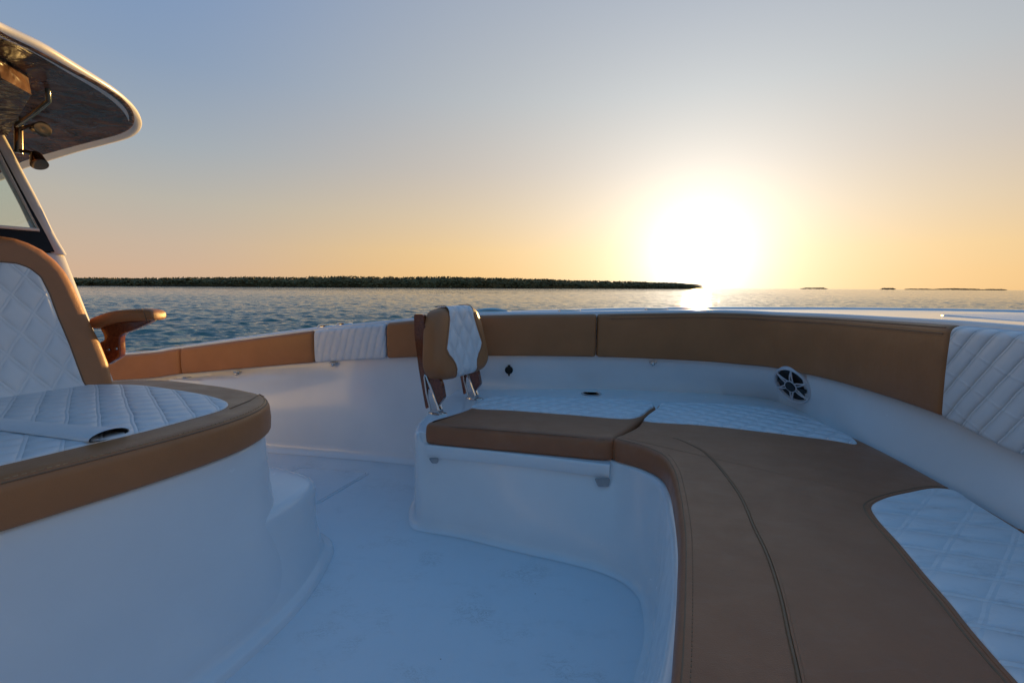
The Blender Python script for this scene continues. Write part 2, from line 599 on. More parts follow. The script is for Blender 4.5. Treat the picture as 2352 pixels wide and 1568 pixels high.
st_w((-5.2, 4.02), .42, .24, (-5.2, 3.92), (-5.2, 3.78), (-5.2, 4.32, .40))
st_px(281, 3.77, 816, 872.6, (-3.05, 3.68), (-3.0, 3.56), (281, 813.5, 4.0))
st_px(410, 3.66, 800.6, 859, (-2.53, 3.58), (-2.5, 3.47), (410, 794.5, 3.92))
st_px(718, 3.41, 760, 832.6, (-1.42, 3.38), (-1.45, 3.28), (718, 752, 3.70))
st_px(885, 3.32, 743, 823, (-.88, 3.30), (-.90, 3.17), (885, 737, 3.64))
st_px(1090, 3.25, 726, 818, (-.30, 3.28), (-.30, 3.05), (1090, 718, 3.60))
st_px(1372, 3.27, 722, 820, (.58, 3.345), (.58, 3.15), (1372, 707, 3.66))
st_px(1599, 3.15, 718.6, 829, (1.25, 3.24), (1.2, 3.0), (1599, 704, 3.66))
st_px(1700, 3.02, 720, 837, (1.52, 3.16), (1.45, 2.85), (1700, 704, 3.62))
st_px(1782, 2.83, 724, 845, (1.69, 2.97), (1.55, 2.65), (1782, 704.5, 3.55))
st_px(1900, 2.47, 729, 869, (1.66, 2.50), (1.55, 2.35), (1900, 705, 3.42))
st_px(2023, 2.09, 737, 903, (1.545, 2.05), (1.45, 2.0), (2023, 706, 3.22))
st_px(2184, 1.69, 748, 957, (1.50, 1.64), (1.40, 1.6), (2184, 708, 3.0))
st_px(2352, 1.40, 764, 1033, (1.44, 1.34), (1.35, 1.3), (2352, 711, 2.78))
st_w((1.45, 1.10), 1.04, .69, (1.38, 1.08), (1.28, 1.06), (3.45, 2.35, 1.055))
st_w((1.36, .80), 1.04, .70, (1.29, .82), (1.2, .84), (4.05, 1.50, 1.07))
st_w((1.18, .45), 1.03, .71, (1.12, .49), (1.0, .55), (3.45, .62, 1.06))
st_w((.80, .08), 1.02, .71, (.76, .13), (.66, .22), (2.3, -.20, 1.04))
st_w((.20, -.20), 1.00, .70, (.17, -.16), (.12, -.05), (1.0, -.62, 1.02))
st_w((-.7, -.38), .94, .67, (-.71, -.32), (-.72, -.18), (-.5, -.76, .95))
st_w((-1.9, -.58), .82, .60, (-1.9, -.50), (-1.9, -.36), (-1.85, -.92, .82))
st_w((-3.2, -.78), .66, .45, (-3.2, -.68), (-3.2, -.54), (-3.2, -1.08, .65))
st_w((-5.2, -1.0), .42, .24, (-5.2, -.9), (-5.2, -.78), (-5.2, -1.3, .40))
NS = len(ST)


def S(t): return spl(ST, t)


def s_frame(t):
    a = S(max(t - .02, 0)); b = S(min(t + .02, NS - 1)); c = S(t)
    d = Vector((b[0] - a[0], b[1] - a[1])).normalized()
    out = Vector((-d.y, d.x))     # ring runs clockwise seen from above -> left hand side is outboard
    return c, d, out


# ------------------------------------------------------------------ boat
boat = thing('boat', 'white fibreglass centre console boat seen from inside its bow cockpit', 'boat', (-1.0, 1.5, -.6))
TS = [i * (NS - 1) / 330 for i in range(331)]
# inner liner
rows = []; uvs = []
for t in TS:
    c, d, out = s_frame(t)
    B = Vector((c[0], c[1])); W1 = Vector((c[4], c[5])); W0 = Vector((c[6], c[7]))
    Bo = B + out * .045
    top = Vector((Bo.x, Bo.y, c[2] - .004)); bl = Vector((Bo.x, Bo.y, c[3] - .0))
    bl2 = Vector((Bo.x - out.x * .008, Bo.y - out.y * .008, c[3] - .035))
    w1 = Vector((W1.x, W1.y, .45)); w0 = Vector((W0.x, W0.y, .07))
    mid = bl2.lerp(w1, .5) + Vector((out.x, out.y, 0)) * .006
    if c[3] < .47:
        w1 = w1.lerp(w0, .3); w1.z = min(.45, c[3] - .08) ; mid = bl2.lerp(w1, .5)
    ins = -out
    row = [top, bl, bl2, mid, w1, w1.lerp(w0, .5), w0]
    for k in range(1, 5):
        a = math.pi / 2 * k / 4
        row.append(Vector((W0.x + ins.x * .07 * (1 - math.cos(a)), W0.y + ins.y * .07 * (1 - math.cos(a)), .07 - .068 * math.sin(a))))
    rows.append(row)
mb = MB(); mb.loft(rows); mb.build('inner_liner', 'gel', boat, autosm=60)
# gunwale cap with inner bead and outer toe rail
rows = []; hull = []
for t in TS:
    c, d, out = s_frame(t)
    B = Vector((c[0], c[1])); G = Vector((c[8], c[9])); gz = c[10]; zt = c[2]
    I = B + out * .035
    w = (G - I).length; dr = (G - I) / w
    zi = max(zt, gz - .02) if gz > zt else zt
    def q(s, dz):
        f = s / w
        z = zt + .006 + (gz - .012 - zt - .006) * f
        p = I + dr * s
        return Vector((p.x, p.y, z + dz))
    row = [q(.0, -.03), q(0, 0), q(.004, .008), q(.012, .012), q(.045, .012), q(.055, .008), q(.066, .001), q(.08, 0)]
    row += [q(.08 + (w - .19) * k / 4, 0) for k in (1, 2, 3)]
    row += [q(w - .11, 0), q(w - .095, .002), q(w - .085, .010), q(w - .07, .012), q(w - .02, .012), q(w - .005, .006), q(w, -.008)]
    rows.append(row)
    e = row[-1]
    flare = min(.55, .12 + .25 * max(0, c[0] + 1.0) / 3)
    h = [e, e + Vector((0, 0, -.03)), e + Vector((dr.x * .015, dr.y * .015, -.045)), e + Vector((dr.x * .015, dr.y * .015, -.075)), e + Vector((0, 0, -.09))]
    cc = Vector((min(G.x, 2.6), 1.5)); inw = (cc - G).normalized()
    for k in range(1, 7):
        f = k / 6; z = e.z - .09 + (-.85 - (e.z - .09)) * f
        o_ = flare * (f ** .7)
        h.append(Vector((G.x + inw.x * o_, G.y + inw.y * o_, z)))
    hull.append(h)
mb = MB(); mb.loft(rows); mb.build('gunwale', 'gel', boat, autosm=60)
mb = MB(); mb.loft(hull)
n_ = len(hull[0])
mb.f.append(tuple([n_ * 330 + j for j in range(n_)] + [j for j in range(n_)][::-1]))
mb.build('hull', 'gel', boat, autosm=60)
# sole
mb = MB()
sole_pts = []
for t in TS:
    c, d, out = s_frame(t); sole_pts.append((c[6] - out.x * .03 + out.x * .0, c[7] - out.y * .03))
mb.prism([p for p in sole_pts if True], -.03, .0)
mb.build('sole', 'nonskid', boat, smooth=False)
# floor hatch: a raised gasket line round a lid
ha = [PZ(854, 1085, 0), PZ(728, 1159, 0), None, PZ(690, 1072, 0)]
ha[2] = ha[1] + (ha[3] - ha[0])
hp = round_poly([(p.x, p.y) for p in ha], .05)
hp = resample([(p.x, p.y) for p in hp], .02, True)
if area2(hp) < 0: hp.reverse()
mb = MB()
rws = [[Vector((q.x, q.y, z)) for q in inset(hp, dd)] for dd, z in ((0, -.01), (0, .001), (.003, .005), (.008, .006), (.014, .006), (.016, .002))]
mb.loft(rws, closed=True)
fh = mb.build('hatch', 'nonskid', boat)
mb = MB(); mb.loft([[Vector((q.x, q.y, z)) for q in inset(hp, dd)] for dd, z in ((.0165, .0015), (.019, .0015))], closed=True); mb.build('gasket', 'shadow_gap', fh)
mb = MB(); mb.prism([(q.x, q.y) for q in inset(hp, .02)], -.01, .005); mb.build('hatch_lid', 'nonskid', fh, smooth=False)

# ------------------------------------------------------------------ bow seat moulding (part of the boat)
FL = [(-.40, 3.45), (-.47, 2.90), (-.50, 2.50), (-.485, 2.33), (-.45, 2.24), (-.38, 2.205), (-.211, 2.153), (.033, 2.045), (.298, 1.935), (.44, 1.845), (.505, 1.745),
      (.512, 1.64), (.478, 1.482), (.403, 1.311), (.30, 1.08), (.18, .85), (-.05, .60), (-.4, .45), (-.62, .38), (-.66, .2), (-.66, -.25)]
TP = [(-.37, 3.45), (-.45, 2.90), (-.49, 2.52), (-.485, 2.36), (-.465, 2.295), (-.41, 2.275), (-.20, 2.222), (.05, 2.155), (.30, 2.085), (.445, 2.04), (.535, 1.945),
      (.575, 1.79), (.538, 1.595), (.487, 1.39), (.375, 1.06), (.20, .72), (-.05, .52), (-.4, .40), (-.60, .34), (-.64, .2), (-.64, -.25)]
SEATZ = .405
A_ = smooth_open(FL, 10); B_ = smooth_open(TP, 10)
# outward = toward footwell/aft. direction from a simple normal
rows = []
nA = len(A_)
for i in range(nA):
    b = Vector(B_[i]); a = Vector(A_[i])
    d = Vector(B_[min(i + 1, nA - 1)]) - Vector(B_[max(i - 1, 0)]); d.normalize()
    out = Vector((d.y, -d.x))    # footwell side (path runs aft->fwd on port, seat on the left)
    row = []
    zt = SEATZ + .045 if i < 42 else (SEATZ - .003 if i > 49 else SEATZ + .045 - (i - 41) * .006)
    rr = .022
    row.append(Vector((b.x - out.x * .30, b.y - out.y * .30, zt))) if False else None
    for k in range(6):
        an = math.pi / 2 * k / 5
        row.append(Vector((b.x - out.x * rr * (1 - math.sin(an)), b.y - out.y * rr * (1 - math.sin(an)), zt - rr + rr * math.cos(an))))
    for k in range(1, 6):
        f = k / 5
        p = b.lerp(a, f); z = (zt - rr) * (1 - f) + .05 * f
        row.append(Vector((p.x, p.y, z)))
    for k in range(1, 5):
        an = math.pi / 2 * k / 4
        row.append(Vector((a.x + out.x * .035 * (1 - math.cos(an)), a.y + out.y * .035 * (1 - math.cos(an)), .05 - .0485 * math.sin(an))))
    rows.append([r for r in row if r is not None])
mb = MB(); mb.loft(rows)
# top deck of the moulding: polygon from its rim out to the liner
rim = [r[0] for r in rows]
wall = []
for t in [5 - .12 + k * .1 for k in range(0, 141)]:
    if t > 18.8: break
    c, d, out = s_frame(t); wall.append(Vector((c[4] + out.x * .05, c[5] + out.y * .05, SEATZ + .045)))
low = [p.copy() for p in wall[::-1]]
for p in low: p.z = SEATZ - .003
lowrim = [p.copy() for p in rim]
for p in lowrim: p.z = SEATZ - .003
k0 = len(mb.v)
mb.v += lowrim + low; mb.uv += [(p.x, p.y) for p in lowrim + low]
mb.f.append(tuple(range(k0, k0 + len(lowrim) + len(low))))
edge_ = [(-.425, 2.285), (-.385, 2.285), (-.375, 2.32), (-.30, 2.44), (-.225, 2.56), (-.18, 2.70), (-.13, 2.82), (-.06, 2.845), (.15, 2.83), (.45, 2.805), (.74, 2.765), (.95, 2.69), (1.17, 2.67), (1.42, 2.59), (1.495, 2.42), (1.515, 2.2), (1.512, 1.96)]
edge_ = [Vector((x, y, SEATZ + .045)) for x, y in edge_]
wl_ = [p for p in wall if not (p.x > 1.3 and p.y < 1.98)][:]
wl_ = [p for p in wl_ if p.y > 1.9]
zs_h = SEATZ + .045
jn = 8
innA = [rim[44].copy()] + edge_[:jn]; innA[0].z = zs_h
outA = [p.copy() for p in rim[2:43]][::-1]
innB = edge_[jn - 1:]; outB = [outA[-1]] + wl_
kk = 26
rs_ = lambda P, n: [P2 for P2 in (resample(P, 1e-3)[::1])]
def evenly(P, n):
    P = resample(P, .004); return [P[min(len(P) - 1, round(i * (len(P) - 1) / n))] for i in range(n + 1)]
iA, oA, iB, oB = evenly(innA, kk), evenly(outA, kk), evenly(innB, 40), evenly(outB, 40)
down = lambda P: [p - Vector((0, 0, .05)) for p in P]
mb.loft([oA, iA, down(iA)]); mb.loft([oB, iB, down(iB)])
seat_base = mb.build('seat_moulding', 'gel', boat, autosm=60)

# hinged lid front below the port cushion
PF = [(p.x, p.y) for p in [PZ(983, 1021, .40), PZ(1120, 1034, .40), PZ(1260, 1049, .40), PZ(1401, 1066, .40)]]
mb = MB()
pth = smooth_open(PF, 6)
rows = []
for i, p in enumerate(pth):
    q0 = Vector(pth[max(i - 1, 0)]); q1 = Vector(pth[min(i + 1, len(pth) - 1)]); d = (q1 - q0).normalized(); o_ = Vector((d.y, -d.x))
    P = Vector(p)
    pr = [(-.03, .402), (.008, .402), (.013, .398), (.015, .392), (.014, .348), (.011, .343), (.004, .341), (-.03, .341)]
    rows.append([Vector((P.x + o_.x * s_, P.y + o_.y * s_, z)) for s_, z in pr])
mb.loft(rows, closed=True, cap=True)
lid = mb.build('locker_lid', 'gel', boat, autosm=35)
# finger notches under both ends of the lid, grey stands for pocket shade
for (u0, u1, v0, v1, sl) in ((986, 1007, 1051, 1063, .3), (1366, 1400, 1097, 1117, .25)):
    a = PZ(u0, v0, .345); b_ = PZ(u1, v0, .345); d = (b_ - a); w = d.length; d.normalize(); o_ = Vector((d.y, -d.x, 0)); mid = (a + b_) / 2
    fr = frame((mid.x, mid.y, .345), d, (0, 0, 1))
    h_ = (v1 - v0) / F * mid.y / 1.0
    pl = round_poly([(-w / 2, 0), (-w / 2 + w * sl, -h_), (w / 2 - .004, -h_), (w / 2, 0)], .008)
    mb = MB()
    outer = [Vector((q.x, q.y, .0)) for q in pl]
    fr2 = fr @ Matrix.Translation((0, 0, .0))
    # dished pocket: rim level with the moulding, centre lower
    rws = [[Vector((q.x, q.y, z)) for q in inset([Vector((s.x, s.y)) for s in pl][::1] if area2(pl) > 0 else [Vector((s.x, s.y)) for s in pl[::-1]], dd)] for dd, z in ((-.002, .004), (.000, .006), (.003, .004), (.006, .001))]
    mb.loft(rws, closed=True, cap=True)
    mb.build('finger_notch', 'notch_shade', boat, fr2)

# ------------------------------------------------------------------ fittings on the boat
def curve_fit(name, u, v, Y, m='steel'):
    pass


def deck_z(p):
    return p


def steel_ellipse(u, v, z, lx, ly, ang, name='deck_fitting', h=.010, m='steel'):
    c = PZ(u, v, z)
    fr = Matrix.Translation((c.x, c.y, z)) @ Matrix.Rotation(ang, 4, 'Z') @ Matrix.Diagonal((lx, ly, 1, 1))
    mb = MB(); mb.lathe([(0, h), (.6, h), (.85, h * .8), (1, h * .25), (1, -.012)], fr, 28)
    return mb.build(name, m, boat)


# pull-up cleat: base plate plus horn
c = PY(1127, 716.5, 3.44)
fr = Matrix.Translation(c) @ Matrix.Rotation(R(6), 4, 'Z')
mb = MB(); mb.lathe([(0, .010), (.7, .010), (.95, .007), (1, .001), (1, -.012)], fr @ Matrix.Diagonal((.135, .05, 1, 1)), 32)
cl = mb.build('cleat', 'steel', boat)
mb = MB(); mb.tube([fr @ Vector((-.115 + .23 * k / 10, 0, .010 + .010 * math.sin(math.pi * k / 10))) for k in range(11)], [.004 + .006 * math.sin(math.pi * k / 10) for k in range(11)], 8)
mb.build('cleat_horn', 'steel', cl)
for u, v, Y, lx in ((1308, 713, 3.45, .085), (1508, 709.5, 3.42, .085), (1090, 719, 3.3, .03)):
    c = PY(u, v, Y)
    mb = MB(); mb.lathe([(0, .008), (.7, .008), (.92, .006), (1, .001), (1, -.012)], Matrix.Translation(c) @ Matrix.Diagonal((lx, lx * .45, 1, 1)), 28)
    rh = mb.build('rod_holder', 'steel', boat)
    mb = MB(); mb.lathe([(0, .0095), (.6, .0095), (.62, .006)], Matrix.Translation(c) @ Matrix.Diagonal((lx * .8, lx * .36, 1, 1)), 24)
    mb.build('cap', 'steel', rh)
# rod holder far aft on the gunwale, only its dark rim shows past the armrest
for u, v, Y in ((330, 808.5, 3.9), (420, 797, 3.82), (792, 745, 3.5), (748, 750, 3.55)):
    c = PY(u, v, Y)
    mb = MB(); mb.lathe([(0, .006), (.55, .006), (.6, .012), (.9, .012), (1, .004), (1, -.01)], Matrix.Translation(c) @ Matrix.Diagonal((.06, .035, 1, 1)), 24)
    mb.build('rod_holder', 'steel' if u > 500 else 'dark_steel', boat)
# latches under the coaming pads
for u, v, t in ((428, 867, 2.1), (545, 854, 2.45), (765, 833.5, 3.28), (1500, 831.5, 6.55)):
    c, d, out = s_frame(t)
    Yw = c[1] + out.y * .03
    p = PY(u, v, Yw)
    fr = frame(p, (d.x, d.y, 0), (-out.x, -out.y, 0))
    mb = MB()
    mb.box((0, -.005, -.0), (.05, .028, .012), fr)
    lt = mb.build('latch', 'steel', boat)
    mb = MB(); mb.lathe([(0, .016), (.006, .015), (.011, .010), (.011, -.006)], frame(p - Vector((0, 0, .012)), (d.x, d.y, 0), (0, 0, 1)) @ Matrix.Translation((0, 0, .006)), 14)
    mb.build('latch_button', 'steel', lt)
# 12 V socket cover on the port liner
c, d, out = s_frame(5.25)
p = PY(1169, 850, 3.255)
fr = frame(p, (-d.x, -d.y, 0) if d.y > 9 else (d.x, d.y, 0), (0, 0, 1))
mb = MB(); mb.lathe([(0, .014), (.018, .014), (.026, .010), (.028, -.01)], fr, 26)
so = mb.build('power_socket', 'black', boat)
for y_, w2 in ((.030, .018), (-.031, .012)):
    mb = MB(); mb.box((0, y_, .004), (w2, .014, .008), fr); mb.build('socket_tab', 'black', so)
# cup holder in the shelf
c = PZ(1358, 903.5, SEATZ + .047)
fr = Matrix.Translation((c.x, c.y, SEATZ + .045))
mb = MB(); mb.lathe([(.052, -.03), (.052, .002), (.055, .006), (.064, .006), (.070, .001)], fr, 36)
ch = mb.build('cup_holder', 'steel', boat)
mb = MB(); mb.lathe([(0, .0012), (.053, .0012)], fr, 36); mb.build('cup_well', 'cone', ch)


# coaming speaker
def build_speaker():
    best = None
    for k in range(200):
        t = 9 + k * .01
        cc, d, out = s_frame(t)
        top = Vector((cc[0] + out.x * .037, cc[1] + out.y * .037, cc[3] - .035)); bot = Vector((cc[4], cc[5], .45))
        q = bot.lerp(top, .80)
        r_ = _RM.transposed() @ (q - _C); u = 1176 + F * r_.x / -r_.z
        if best is None or abs(u - 1826) < best[0]: best = (abs(u - 1826), q, d, out, (top - bot).normalized())
    _, c, d, out, upw = best
    a = Vector((-d.x, -d.y, 0)); b = upw; n = a.cross(b).normalized()
    if n.dot(_C - c) < 0: a = -a; n = -n
    n = (n + Vector((-.03, -.16, .0))).normalized(); a = b.cross(n).normalized(); b = n.cross(a)
    fr = frame(c + n * .020, a, b)
    Rr = .116
    mb = MB(); mb.lathe([(Rr * 1.0, -.12), (Rr * 1.01, .0), (Rr, .006), (Rr * .96, .012), (Rr * .91, .012), (Rr * .87, .006), (Rr * .86, -.03), (Rr * .6, -.04), (0, -.04)], fr, 48)
    sp = mb.build('speaker', 'speaker_white', boat)
    mb = MB(); mb.lathe([(Rr * .86, -.008), (Rr * .5, -.022), (Rr * .25, -.030), (0, -.030)], fr, 40); mb.build('cone', 'cone', sp)
    mb = MB()
    for k in range(6):
        a0 = 2 * math.pi * k / 6 + R(32)
        for s_ in (-1, 1):
            pts = []
            for j in range(8):
                f = j / 7; r_ = Rr * (.20 + .70 * f); an = a0 + s_ * (.34 - .62 * f + .28 * f * f) * (1 if True else 0)
                pts.append(fr @ Vector((r_ * math.cos(an), r_ * math.sin(an), .006 + .006 * math.sin(math.pi * f))))
            mb.tube(pts, .0042, 6)
    for k in range(2):
        a0 = R(-8) + k * math.pi
    mb.tube([fr @ Vector((Rr * .30 * math.cos(2 * math.pi * k / 24), Rr * .30 * math.sin(2 * math.pi * k / 24), .016)) for k in range(24)], .004, 6, closed=True)
    mb.build('grille', 'speaker_white', sp)
    mb = MB(); mb.lathe([(0, .024), (.5 * Rr * .5, .023), (Rr * .26, .016), (Rr * .28, .004)], fr, 24)
    mb.box((Rr * .48, 0, .006), (Rr * .55, .020, .010), fr); mb.box((-Rr * .48, 0, .006), (Rr * .55, .020, .010), fr)
    mb.build('hub', 'cone', sp)


build_speaker()
# anchor locker lid on the foredeck
dz = 1.055
q = [PZ(2146, 721.5, dz - .012), PZ(2420, 735, dz - .008)]
pl = [(2.52, 2.48), (1.95, 1.95), (2.0, 1.0), (2.9, .95), (3.1, 1.7)]
pa = PY(2147, 722, 2.35); pb = PY(2400, 733.5, 1.75); pc = PY(2410, 723, 2.45)
far = pc; near = pb
lidp = round_poly([(pa.x, pa.y), (near.x, near.y), (near.x + .7, near.y - .7), (3.5, 1.5), (far.x, far.y)], .08)
mb = pad_mesh([(p_.x, p_.y) for p_ in lidp], pa.z - .015, pa.z + .003, .006, 0, step=.03, crown=0)
mb.build('anchor_hatch', 'nonskid', boat)

# ------------------------------------------------------------------ coaming pads
def coaming_pad(t0, t1, name, label, m, proud=0, quilt=False, stitch=None):
    c0 = S((t0 + t1) / 2)
    root = thing(name, label, 'coaming pad', (c0[0], c0[1], c0[3]), 'coaming pads along the gunwale')
    n = max(12, int((t1 - t0) * 24))
    # arc lengths
    ts = [t0 + (t1 - t0) * k / (n * 4) for k in range(n * 4 + 1)]
    xy = [Vector(S(t)[:2]) for t in ts]
    al = [0]
    for a, b in zip(xy, xy[1:]): al.append(al[-1] + (b - a).length)
    Ltot = al[-1]
    g = .0025; r = .022
    ss = [g + e for e in (0, .0015, .004, .008, .014, r)]
    m_ = max(8, int((Ltot - 2 * r) / .04)); ss += [g + r + (Ltot - 2 * g - 2 * r) * k / m_ for k in range(1, m_)]
    ss += [Ltot - s_ for s_ in ss[:6]][::-1]
    rows = []; uv = []
    for s_ in ss:
        k = 0
        while k < len(al) - 2 and al[k + 1] < s_: k += 1
        t = ts[k] + (ts[k + 1] - ts[k]) * (s_ - al[k]) / max(al[k + 1] - al[k], 1e-9)
        c, d, out = s_frame(t)
        e = min(s_ - g, Ltot - g - s_); e = max(e, 0)
        sh = r - math.sqrt(max(r * r - (r - min(e, r)) ** 2, 0)) if e < r else 0
        zt, zb = c[2] - sh * .6, c[3] + sh * .6
        fd = -proud + sh         # front depth
        bd = .043
        rt, rb_ = .026, .016
        prof = [(bd, zb)]
        for j in range(5):
            a = math.pi / 2 * j / 4; prof.append((fd + rb_ * (1 - math.sin(a)), zb + rb_ * (1 - math.cos(a))))
        for j in (1, 2, 3): prof.append((fd - .003 * math.sin(math.pi * j / 4), zb + rb_ + (zt - zb - rb_ - rt) * j / 4))
        for j in range(6):
            a = math.pi / 2 * j / 5; prof.append((fd + rt * (1 - math.cos(a)), zt - rt + rt * math.sin(a)))
        prof.append((bd, zt + .001))
        pv = 0; lastp = None
        row = []
        for dd, z in prof:
            if lastp is not None: pv += math.hypot(dd - lastp[0], z - lastp[1])
            lastp = (dd, z)
            row.append(Vector((c[0] + out.x * dd, c[1] + out.y * dd, z))); uv.append((s_, pv))
        rows.append(row)
    mb = MB(); mb.loft(rows, closed=True, uv=uv, cap=True)
    mb.build('cover', m, root, autosm=60)
    if stitch:
        p1 = []; p2 = []
        k = 0
        for i in range(60):
            t = t0 + (t1 - t0) * (.02 + .965 * i / 59)
            c, d, out = s_frame(t)
            p1.append(Vector((c[0] - out.x * (proud + .001), c[1] - out.y * (proud + .001), c[2] - .030)))
            p2.append(Vector((c[0] + out.x * .006, c[1] + out.y * .006, c[2] - .008)))
        welt('seam', p1, .0022, 'welt', root)
        welt('piping', p2, .0022, 'welt', root)
        mb = MB(); stitches(mb, [p + Vector((0, 0, -.007)) - Vector((s_frame(9)[2].x, s_frame(9)[2].y, 0)) * .001 for p in p1], .0010); mb.build('stitching', 'thread', root)
    return root


coaming_pad(.3, 2, 'coaming_pad', 'sunlit tan coaming pad partly hidden behind the armrest, aftmost', 'tan')
coaming_pad(2, 3, 'coaming_pad', 'tan coaming pad between the armrest pad seam and the small white quilted pad', 'tan')
coaming_pad(3, 4, 'coaming_pad', 'small white quilted coaming pad on the far side deck', 'quilt_pad', .004)
coaming_pad(4, 6, 'coaming_pad', 'tan coaming pad passing behind the fold-down backrest', 'tan')
coaming_pad(6, 12, 'coaming_pad', 'long curved tan coaming pad above the speaker', 'tan', 0, stitch=True)
coaming_pad(12, 15.2, 'coaming_pad', 'large white quilted coaming pad at the right edge', 'quilt_big', .010)

# ------------------------------------------------------------------ bow cushions
CT = .505   # cushion top
CB = .402
pz = lambda l, z: [(PZ(u, v, z).x, PZ(u, v, z).y) for u, v in l]
# port cushion
root = thing('seat_cushion', 'straight tan seat cushion with white quilted back half, in front of the fold-down backrest', 'seat cushion', (.15, 2.45, CB), 'bow seat cushions')
c1 = [(-.412, 2.275), (-.375, 2.255), (-.20, 2.206), (.02, 2.150), (.24, 2.093), (.40, 2.052), (.445, 2.06), (.475, 2.10), (.53, 2.18), (.605, 2.30), (.712, 2.48), (.81, 2.655), (.798, 2.765), (.73, 2.795), (.45, 2.825), (.15, 2.85), (-.08, 2.865), (-.16, 2.83), (-.20, 2.70), (-.245, 2.55), (-.33, 2.42), (-.40, 2.325)]
c1 = smooth_closed(c1, 5)
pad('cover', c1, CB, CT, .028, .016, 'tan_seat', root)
w1 = [(-.215, 2.565), (0, 2.515), (.3, 2.435), (.585, 2.362), (.64, 2.40), (.728, 2.535), (.797, 2.657), (.786, 2.752), (.725, 2.780), (.45, 2.805), (.15, 2.83), (-.08, 2.845), (-.14, 2.81), (-.18, 2.70)]
pad('quilted_panel', smooth_closed(w1, 5), CT - .012, CT + .006, .006, 0, 'quilt_seat', root)
fs = [(-.385, 2.270, CT - .012), (-.20, 2.212, CT - .006), (.02, 2.158, CT - .006), (.24, 2.102, CT - .006), (.41, 2.058, CT - .009)]
welt('seam', [Vector(p) for p in smooth_open(fs, 6)], .0018, 'welt', root)

# corner/forward cushion
root = thing('seat_cushion', 'big curved tan corner seat cushion running toward the lower right', 'seat cushion', (1.0, 1.5, CB), 'bow seat cushions')
inner_px = [(1411, 1012), (1471, 1021), (1513, 1040), (1536, 1072), (1559, 1124), (1571, 1212), (1572, 1284), (1567, 1428), (1557, 1568)]
inner = pz(inner_px, CT)
inner = [(x - .012 if i > 3 else x, y - (.012 if i < 4 else 0)) for i, (x, y) in enumerate(inner)]
c2 = [(.447, 2.065)] + inner[1:] + [(.17, .53), (0, .36), (-.2, .24), (-.2, -.12), (.1, -.12), (.55, .02), (.98, .38), (1.22, .72), (1.36, 1.05), (1.420, 1.258), (1.474, 1.546), (1.505, 1.743), (1.528, 1.96), (1.535, 2.207), (1.515, 2.435), (1.43, 2.62), (1.17, 2.70), (.92, 2.72), (.842, 2.70), (.785, 2.585), (.668, 2.395), (.60, 2.255), (.50, 2.13)]
c2s = smooth_closed(c2, 6)
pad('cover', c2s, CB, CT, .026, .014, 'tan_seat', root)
wf = pz([(1482, 967.5), (1617, 977.5), (1767, 994), (1917, 1013), (1965, 1021)], CT) + [(1.50, 2.06), (1.517, 2.2), (1.498, 2.42), (1.42, 2.60), (1.17, 2.685), (.93, 2.708), (.856, 2.688), (.797, 2.58), (.688, 2.405)]
pad('quilted_panel', smooth_closed(wf, 6), CT - .012, CT + .006, .006, 0, 'quilt_seat', root)
wp = pz([(2150, 1122), (2091, 1131), (2030, 1146), (2001, 1164), (2011, 1188), (2066, 1250), (2131, 1328), (2181, 1385), (2231, 1448), (2300, 1528), (2352, 1588)], CT)
wp = wp + [(.72, .52), (.62, .42), (.78, .40), (.95, .50), (1.12, .70), (1.27, .95), (1.36, 1.15), (1.40, 1.30), (1.435, 1.45), (1.452, 1.52)]
wps = smooth_closed(wp, 6)
qp = pad('quilted_panel', wps, CT - .010, CT + .004, .005, 0, 'quilt_worn', root)
# twin piping rows round the worn white panel
wq = resample(wps, .012, True)
if area2(wq) < 0: wq.reverse()
for k, (dd, r_) in enumerate(((-.007, .0042), (-.018, .0032))):
    pth = [Vector((q.x, q.y, CT - .0005)) for q in inset(wq, dd)]
    pth = [q for q in pth if q.x < 1.40 or q.y > 1.535][0:]
    # rotate so the path is continuous
    best = max(range(len(pth)), key=lambda i: (pth[i] - pth[i - 1]).length)
    pth = pth[best:] + pth[:best]
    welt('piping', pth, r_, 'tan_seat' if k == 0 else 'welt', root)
# long seam between the front roll and the seat top
sm = pz([(1545, 1006), (1563, 1011), (1611, 1035), (1651, 1073), (1699, 1139), (1731, 1211), (1763, 1279), (1791, 1367), (1811, 1459), (1835, 1567)], CT)
sm += [(.42, .60), (.33, .45)]
smp = smooth_open(sm, 8)
nn = len(smp)
welt('seam', [Vector((x, y, CT + .0015)) for x, y in smp], [.0012 + .0028 * min(1, i / 25) for i in range(nn)], 'welt', root)
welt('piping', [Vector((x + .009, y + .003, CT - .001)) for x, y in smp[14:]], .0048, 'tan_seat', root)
# front seam with stitching following the inner edge
p0 = resample([(q[0], q[1]) for q in c2s], .010, True)
if area2(p0) < 0: p0.reverse()
p1 = inset(p0, .016)
edge = [Vector((q.x, q.y, CT - .0035)) for q in p1 if q.x < .64 and q.y > .3 and q.y < 2.10]
best = max(range(len(edge)), key=lambda i: (edge[i] - edge[i - 1]).length)
edge = edge[best:] + edge[:best]
welt('seam', edge, .0022, 'welt', root)
p2 = inset(p0, .030)
e2 = [Vector((q.x, q.y, CT + .0008)) for q in p2 if q.x < .63 and q.y > .3 and q.y < 1.85 and q.x > .05]
best = max(range(len(e2)), key=lambda i: (e2[i] - e2[i - 1]).length)
e2 = e2[best:] + e2[:best]
mb = MB(); stitches(mb, e2, .0012, .007, .006); mb.build('stitching', 'welt', root)

